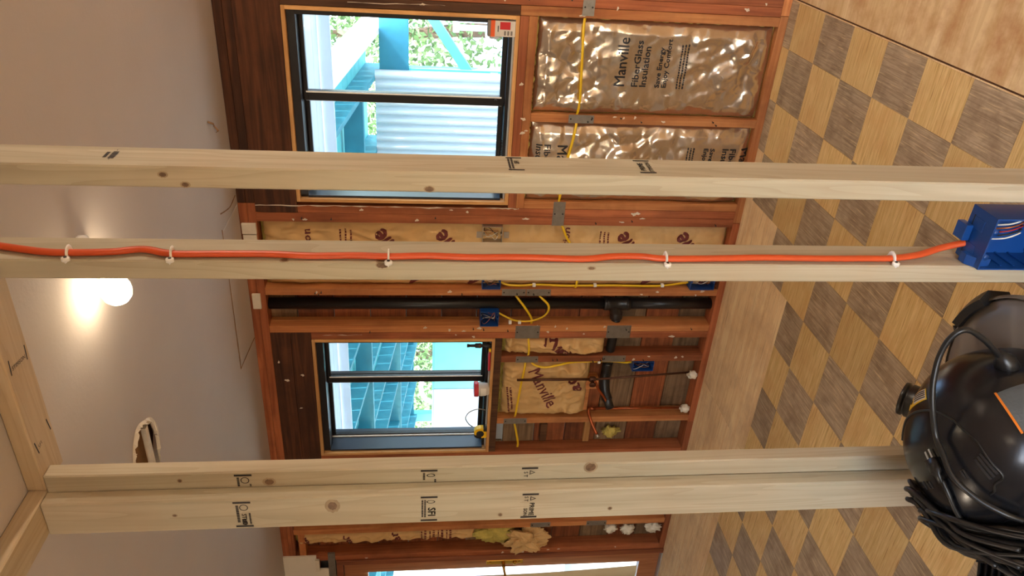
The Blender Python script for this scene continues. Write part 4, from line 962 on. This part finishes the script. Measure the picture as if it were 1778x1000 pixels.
# latch on the rim
la = math.radians(62)
def rim(a, r, z): return (TC[0] + r * math.cos(a), TC[1] + r * math.sin(a), z)
v = []; 
for q in range(7):
    a = la + (q - 3) * .085
    v += [rim(a, .203, .302), rim(a, .222, .307), rim(a, .226, .357), rim(a, .205, .382), rim(a, .19, .375)]
MB().add(v, [(5 * q + k, 5 * q + (k + 1) % 5, 5 * (q + 1) + (k + 1) % 5, 5 * (q + 1) + k) for q in range(6) for k in range(5)] + [(4, 3, 2, 1, 0), tuple(range(30, 35))]).build('latch', 'black_matte', vac)
a = la + .32; MB().tube([rim(a, .208, .327), rim(a + .06, .214, .357), rim(a + .12, .208, .347)], .007, 8).build('latch_hook', 'black_matte', vac)
# hose port: black ribbed ring at the far side of the head
pc_ = Vector((-1.068, 1.290, .437)); pa = Vector((-.10, .72, .62)).normalized()
MB().lathe([(.040, -.01), (.040, .02), (.037, .022), (.037, .026), (.040, .028), (.040, .036), (.032, .038), (.030, .02)], pc_, pa, 28, False).build('hose_port', 'black_matte', vac, True)
# raised seam lines, vents, stickers on the head
seam = [(-1.07, 1.17, .545), (-1.05, 1.175, .55), (-1.02, 1.175, .55), (-.985, 1.155, .56), (-.951, 1.125, .565), (-.925, 1.09, .565), (-.914, 1.055, .561), (-.913, 1.016, .558), (-.915, .99, .553), (-.933, .958, .541), (-.95, .934, .525), (-.973, .936, .531), (-.988, .934, .527), (-.998, .935, .531)]
MB().tube([on_head(p, .0005) for p in catmull(seam, 6)], .0022, 6).build('seam', 'black_matte', vac, True)
def head_strip(p, q, wdt, mat, name, lift=.0012, par=vac):
    p, q = Vector(p), Vector(q); d = (q - p).normalized(); nn = (p - VC).normalized(); s = d.cross(nn).normalized() * wdt / 2; n = 6; vv = []
    for i in range(n + 1):
        c = p.lerp(q, i / n); vv += [on_head(c - s, lift), on_head(c + s, lift), on_head(c + s, -.004), on_head(c - s, -.004)]
    MB().add(vv, [(4 * i + k, 4 * i + (k + 1) % 4, 4 * (i + 1) + (k + 1) % 4, 4 * (i + 1) + k) for i in range(n) for k in range(4)] + [(0, 1, 2, 3), tuple(range(4 * n + 3, 4 * n - 1, -1))]).build(name, mat, par)
for p_, q_ in (((-.945, .977, .555), (-.966, .943, .537)), ((-.937, .976, .553), (-.959, .942, .533)), ((-.930, .976, .551), (-.950, .941, .531)), ((-.983, .986, .564), (-.993, .974, .558)), ((-.977, .984, .562), (-.988, .969, .555)), ((-1.08, 1.056, .564), (-1.088, 1.041, .56)), ((-1.071, 1.046, .566), (-1.076, 1.031, .564)), ((-1.062, 1.037, .569), (-1.068, 1.024, .566))):
    head_strip(p_, q_, .0042, 'ink_print', 'vent_slot')
def head_patch(corners, mat, name, lift=.001, n=8, par=vac):
    c = [Vector(p) for p in corners]
    g = MB().grid(lambda u, v: on_head(c[0].lerp(c[1], u).lerp(c[3].lerp(c[2], u), v), lift), n, n)
    m_ = MB().grid(lambda u, v: on_head(c[0].lerp(c[1], u).lerp(c[3].lerp(c[2], u), v), lift - .002), n, n)
    nv = len(g.v); W = n + 1; rm = list(range(W)) + [j * W + n for j in range(1, n + 1)] + [n * W + i for i in range(n - 1, -1, -1)] + [j * W for j in range(n - 1, 0, -1)]
    return MB().add(g.v + m_.v, g.f + [(rm[i], nv + rm[i], nv + rm[(i + 1) % len(rm)], rm[(i + 1) % len(rm)]) for i in range(len(rm))]).build(name, mat, par)
sk_ = head_patch([(-.990, 1.205, .525), (-.923, 1.157, .545), (-.930, 1.133, .556), (-.995, 1.178, .548)], 'sticker_yellow', 'warning_sticker')
head_patch([(-.965, 1.186, .537), (-.924, 1.157, .546), (-.930, 1.136, .556), (-.968, 1.163, .551)], 'sticker_white', 'sticker_text_panel', .0014, 5, sk_)
for q in range(4):
    t_ = .15 + q * .22; A = Vector((-.962, 1.186, .537)).lerp(Vector((-.966, 1.163, .551)), t_); B = Vector((-.926, 1.157, .546)).lerp(Vector((-.931, 1.136, .556)), t_)
    head_strip(A, B, .0022, 'ink_print', 'sticker_print', .0018, sk_)
head_strip((-.985, 1.196, .532), (-.975, 1.178, .547), .008, 'ink_print', 'sticker_print', .0016, sk_)
head_patch([(-.843, 1.042, .505), (-.826, 1.045, .44), (-.850, .955, .44), (-.866, .962, .50)], 'label_grey', 'brand_plate', .0015)
head_strip((-.843, 1.044, .507), (-.868, .960, .502), .004, 'orange_trim', 'brand_plate_edge', .002)
# power cord arching over the head to its strain relief
MB().lathe([(.020, -.02), (.020, .015), (.014, .022), (.010, .035)], on_head((-.812, 1.10, .455)), (.6, .1, .6), 16).build('strain_relief', 'black_matte', vac, True)
arc = [(-1.02, .892, .485), (-1.015, .905, .515), (-1.008, .935, .55), (-.99, .975, .582), (-.965, 1.015, .588), (-.948, 1.045, .590), (-.90, 1.065, .602), (-.862, 1.082, .606), (-.834, 1.095, .604), (-.80, 1.106, .60), (-.765, 1.110, .592), (-.742, 1.108, .578), (-.74, 1.106, .558), (-.755, 1.102, .53), (-.776, 1.100, .502), (-.800, 1.101, .474)]
MB().tube(catmull(arc, 7), .0058, 10).build('power_cord', 'black_matte', vac, True)
# the wound cord: loops hanging from a hook on the left of the head
rr = random.Random(12)
for q in range(24):
    s = rr.random(); w_ = rr.uniform(.010, .030); tp_ = Vector((-1.145 + rr.uniform(-.03, .035), 1.075 + rr.uniform(-.04, .03), .515 + rr.uniform(-.02, .025)))
    bt_ = Vector((-1.09 + rr.uniform(-.05, .04), .86 + rr.uniform(-.03, .04), .43 + rr.uniform(-.05, .06)))
    mid = tp_.lerp(bt_, .5) + Vector((-.03 + rr.uniform(-.03, .02), 0, rr.uniform(-.02, .03)))
    sd = Vector((-.6, -.2, .3)).cross(bt_ - tp_).normalized() * w_
    loop_ = [bt_ + sd, mid + sd * 1.3, tp_ + sd * .9, tp_ + (tp_ - bt_).normalized() * w_ * .9, tp_ - sd * .9, mid - sd * 1.3 + Vector((0, 0, -.02)), bt_ - sd]
    P_ = [p if sum(abs((p - VC)[i] / VR[i]) ** VN for i in range(3)) > 1.1 else on_head(p, .010) for p in catmull(loop_, 7)]
    MB().tube(P_, .0052, 8).build('cord_loop', 'black_matte', vac, True)
for q, (dx, dy, dz) in enumerate(((0, 0, 0), (-.022, -.014, .006), (.016, -.03, .012), (-.012, .016, -.012), (.03, -.05, .006))):
    lp = [(-1.03, .87, .47), (-1.085, .95, .515), (-1.125, 1.02, .54), (-1.155, 1.06, .535), (-1.17, 1.045, .505), (-1.155, .99, .475), (-1.12, .92, .44), (-1.08, .86, .42)]
    P_ = catmull([(x + dx, y + dy, z_ + dz) for x, y, z_ in lp], 7)
    P_ = [p if sum(abs((p - VC)[i] / (VR[i] + .006)) ** VN for i in range(3)) > 1. else on_head(p, .007) for p in P_]
    MB().tube(P_, .0054, 8).build('cord_loop', 'black_matte', vac, True)
# plug on top with two prongs
pl_ = on_head((-1.015, 1.03, .585), .006)
ax = (Vector((-.999, 1.065, .58)) - Vector((-1.025, 1.005, .578))).normalized(); sd = Vector((0, 0, 1)).cross(ax).normalized()
pg = MB().tube([pl_ - ax * .034, pl_ - ax * .018, pl_ - ax * .012, pl_ + ax * .014], [.006, .008, .014, .016], 12, flat=.62, up=(0, 0, 1)).build('plug', 'black_matte', vac, True)
for k in (-1, 1):
    o = MB().tube([pl_ + ax * .014 + sd * k * .0065, pl_ + ax * .034 + sd * k * .0065], .0028, 6, flat=.35, up=(0, 0, 1)).build('prong', 'aluminium'); o.parent = pg
MB().tube([on_head(p, .006) for p in catmull([tuple(pl_ - ax * .03), (-1.045, .985, .565), (-1.075, .97, .54), (-1.10, .955, .51)], 6)], .005, 8).build('power_cord', 'black_matte', vac, True)
# ribbed black floor tool beside the cord
nz = thing('floor_nozzle', (-1.17, .90, 0), 'black ribbed vacuum nozzle in the corner below the coiled cord', 'nozzle')
nz_o = Vector((-1.24, .985, .415)); nz_d = Vector((.55, -.60, .0)).normalized(); nz_s = Vector((-.60, -.45, .15)).normalized(); nz_n = nz_d.cross(nz_s).normalized()
if nz_n.z < 0: nz_n = -nz_n
def NB(a0, a1, b0, b1, c0, c1):
    bb = MB().box(a0, a1, b0, b1, c0, c1); bb.v = [tuple(nz_o + nz_d * a + nz_s * b_ + nz_n * c) for a, b_, c in bb.v]; return bb
NB(-.01, .40, 0, .10, -.03, 0).build('nozzle_body', 'black_matte', nz, fix=True)
for b_ in (.002, .036, .072): NB(0, .39, b_, b_ + .005, 0, .012).build('nozzle_rail', 'black_plastic', nz, fix=True)
for q in range(20): NB(.004 + q * .019, .009 + q * .019, .007, .072, 0, .009).build('nozzle_rib', 'black_plastic', nz, fix=True)
MB().tube([tuple(nz_o + nz_d * .3 + nz_n * -.03), (-1.02, .70, .2), (-1.0, .66, .02)], .02, 12).build('wand', 'black_matte', nz, True)

# ------------------------------------------------------------------ outdoors: eave, patio roof, yard
structure(MB().box(-16, 12, YS + .06, 26, -.6, -.3).build('ground', 'deck_ground'))
ev = thing('eave_soffit', (-2.2, 3.6, 2.17), 'white boarded eave soffit outside above both windows', 'soffit')
for q in range(4): board('soffit_board', -6.5, 2.5, 3.49 + q * .225, 3.49 + q * .225 + .217, 2.168, 2.186, 'soffit_white', ev, .001)
board('fascia', -6.5, 2.5, 4.395, 4.43, 2.10, 2.36, 'soffit_white', ev, .002)
for x0 in (-2.05, -4.1):
    vt = MB().box(x0 - .2, x0 + .2, 3.62, 3.86, 2.164, 2.1675).build('soffit_vent', 'soffit_white', ev)
    for q in range(14):
        o = MB().box(x0 - .19 + q * .0275, x0 - .178 + q * .0275, 3.64, 3.84, 2.162, 2.1638).build('vent_slot', 'screen_mesh'); o.parent = vt
pr = thing('patio_roof', (-3.8, 5.2, 1.9), 'teal painted patio roof with sloping rafters outside the windows', 'patio roof')
SL = -.12
rz = lambda y: 2.145 + (y - 4.44) * SL
def sloped(x0, x1, y0, y1, h0, h1, mat, name, par):
    MB().add([(x0, y0, rz(y0) + h0), (x1, y0, rz(y0) + h0), (x1, y1, rz(y1) + h0), (x0, y1, rz(y1) + h0), (x0, y0, rz(y0) + h1), (x1, y0, rz(y0) + h1), (x1, y1, rz(y1) + h1), (x0, y1, rz(y1) + h1)],
             [(0, 3, 2, 1), (4, 5, 6, 7), (0, 1, 5, 4), (1, 2, 6, 5), (2, 3, 7, 6), (3, 0, 4, 7)]).build(name, mat, par, bevel=.002)
x = -1.62
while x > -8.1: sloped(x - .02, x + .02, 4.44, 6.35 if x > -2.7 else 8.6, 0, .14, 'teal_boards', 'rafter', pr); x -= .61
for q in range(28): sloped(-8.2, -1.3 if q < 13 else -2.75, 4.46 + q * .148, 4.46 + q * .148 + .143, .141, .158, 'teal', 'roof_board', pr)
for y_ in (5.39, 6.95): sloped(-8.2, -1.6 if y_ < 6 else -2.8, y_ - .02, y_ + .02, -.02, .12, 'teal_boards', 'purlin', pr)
sloped(-1.30, -1.255, 4.44, 6.6, -.03, .17, 'white_paint', 'rake_board', pr)
bm_ = thing('patio_beam', (-4.6, 6.1, 1.7), 'near teal beam above the corrugated screen', 'beam')
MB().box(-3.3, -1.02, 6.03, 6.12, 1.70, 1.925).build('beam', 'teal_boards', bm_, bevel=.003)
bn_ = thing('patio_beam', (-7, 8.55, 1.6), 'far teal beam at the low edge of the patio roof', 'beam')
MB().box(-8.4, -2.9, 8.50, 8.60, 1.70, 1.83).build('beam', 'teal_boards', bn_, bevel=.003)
for i, (x, py) in enumerate(((-1.62, 6.075), (-7.15, 8.55), (-8.3, 8.55))):
    t = thing('patio_post', (x, py, -.3), ('teal patio post behind the edge of the corrugated screen', 'teal patio post seen over the pale guard panel', 'far teal patio post at the end of the beam')[i], 'post', 'teal patio posts')
    MB().box(x - .07, x + .07, py - .044, py + .044, -.3, 1.699).build('shaft', 'teal', t, bevel=.003)
    MB().box(x - .09, x + .09, py - .055, py + .055, -.3, -.2).build('foot', 'teal', t, bevel=.003)
br = thing('patio_brace', (-1.3, 6.07, 1.2), 'diagonal teal brace right of the corrugated screen', 'brace')
d_ = MB().prism([(-.98, 1.70), (-.86, 1.70), (-1.57, 1.19), (-1.57, 1.28)], 'Y', 6.04, 6.11); d_.build('timber', 'teal', br, bevel=.002, fix=True)
cr = thing('corrugated_screen', (-2.3, 6.0, .2), 'white corrugated plastic screen hung under the patio beam', 'screen')
def corr(u, v):
    x = -3.62 + u * 2.06
    return (x, 5.985 + .016 * math.sin(x * 2 * math.pi / .072), .1 + v * 1.86)
g = MB().grid(corr, 360, 2); nv = len(g.v); g2 = MB().add(g.v + [(x, y + .003, z) for x, y, z in g.v], g.f + [tuple(i + nv for i in reversed(f)) for f in g.f]); g2.build('sheet', 'corrugated', cr, True)
MB().box(-3.62, -1.56, 6.006, 6.03, 1.0, 1.06).build('batten', 'teal', cr)
gp = thing('guard_panel', (-4.4, 6.07, .2), 'flat teal guard panel seen through the narrow window', 'panel', 'patio guard panels'); MB().box(-4.655, -3.66, 5.97, 6.01, -.1, 1.475).build('sheet', 'teal', gp, bevel=.003); MB().box(-4.655, -3.66, 5.96, 6.02, 1.476, 1.49).build('cap_rail', 'teal', gp)
gq = thing('guard_panel', (-6.0, 6.07, .2), 'pale flat guard panel left of the teal one', 'panel', 'patio guard panels'); MB().box(-10.5, -4.66, 5.97, 6.01, -.1, 1.475).build('sheet', 'panel_pale', gq, bevel=.003); MB().box(-10.5, -4.66, 5.96, 6.02, 1.476, 1.49).build('cap_rail', 'panel_pale', gq)
# garden chair
gc = thing('garden_chair', (-1.28, 6.9, .2), 'white plastic garden chair beside the diagonal brace', 'chair')
cx_, cy_ = -1.28, 6.95; cz = .80
for a, b_ in ((-.19, -.19), (.19, -.19), (-.19, .19), (.19, .19)): MB().tube([(cx_ + a * 1.15, cy_ + b_ * 1.15, cz - .439), (cx_ + a, cy_ + b_, cz)], .018, 8).build('leg', 'plastic_chair', gc, True)
MB().box(cx_ - .22, cx_ + .22, cy_ - .22, cy_ + .22, cz, cz + .03).build('seat', 'plastic_chair', gc, bevel=.008)
for q in range(6): MB().box(cx_ - .2 + q * .07, cx_ - .15 + q * .07, cy_ + .19, cy_ + .215, cz + .03, cz + .46).build('back_slat', 'plastic_chair', gc, bevel=.004)
MB().box(cx_ - .22, cx_ + .22, cy_ + .185, cy_ + .22, cz + .46, cz + .52).build('back_rail', 'plastic_chair', gc, bevel=.008)
for s in (-1, 1): MB().box(cx_ + s * .225 - .02, cx_ + s * .225 + .02, cy_ - .22, cy_ + .2, cz + .2, cz + .225).build('arm', 'plastic_chair', gc, bevel=.006)
dk = thing('garden_platform', (-1.3, 7.0, -.3), 'grey timber platform under the garden chair', 'platform'); MB().box(-2.4, 1.5, 6.4, 8.0, -.3, .359).build('deck', 'deck_ground', dk)
# arbor hoop seen under the beam
ah = thing('garden_hoop', (-7.2, 9.6, -.3), 'white garden hoop beyond the patio beam', 'arch')
MB().tube([(-7.75, 9.6, -.3), (-7.75, 9.6, 1.4)] + [(-7.45 - .3 * math.cos(q * math.pi / 10), 9.6, 1.4 + .2 * math.sin(q * math.pi / 10)) for q in range(11)] + [(-7.15, 9.6, 1.35), (-7.15, 9.6, -.3)], .035, 8).build('hoop', 'white_paint', ah, True)
def tree(x, y, z0, h, r, mat, label, seed, n=5200):
    t = thing('tree', (x, y, z0), label, 'tree', 'trees beyond the patio')
    rr = random.Random(seed)
    MB().tube(catmull([(x, y, z0), (x + .1, y, z0 + h * .3), (x - .05, y + .1, z0 + h * .6), (x, y, z0 + h * .8)], 4), [.12 - .007 * i for i in range(13)], 8).build('trunk', 'bark', t, True)
    f = MB()
    for _ in range(n):
        d = Vector((rr.gauss(0, 1), rr.gauss(0, 1), rr.gauss(0, 1))).normalized() * r * rr.random() ** .4
        c = Vector((x, y, z0 + h * .62)) + Vector((d.x, d.y, d.z * h * .42 / r))
        a = Vector((rr.gauss(0, 1), rr.gauss(0, 1), rr.gauss(0, 1))).normalized(); b_ = a.cross(Vector((rr.gauss(0, 1), rr.gauss(0, 1), rr.gauss(0, 1)))).normalized(); s = rr.uniform(.03, .07)
        f.add([c - a * s, c + b_ * s * .5, c + a * s, c - b_ * s * .5], [(0, 1, 2, 3)])
    o = f.build('foliage', mat, t); o['kind'] = 'stuff'
tree(-2.2, 10.2, -.4, 4.2, 1.5, 'leaf', 'dark leafy tree behind the corrugated screen', 1)
tree(1.2, 11.0, -.4, 4.0, 1.7, 'leaf_pale', 'pale leafy tree behind the garden chair', 2)
tree(-8.0, 11.2, -.4, 3.6, 1.5, 'leaf', 'dark leafy tree beyond the narrow window', 3)
tree(-11.6, 12.6, -.4, 3.8, 1.6, 'leaf_pale', 'pale leafy tree at the far left of the yard', 4)
tree(-4.9, 12.6, -.4, 4.6, 1.6, 'leaf', 'tall leafy tree between the two windows', 5)
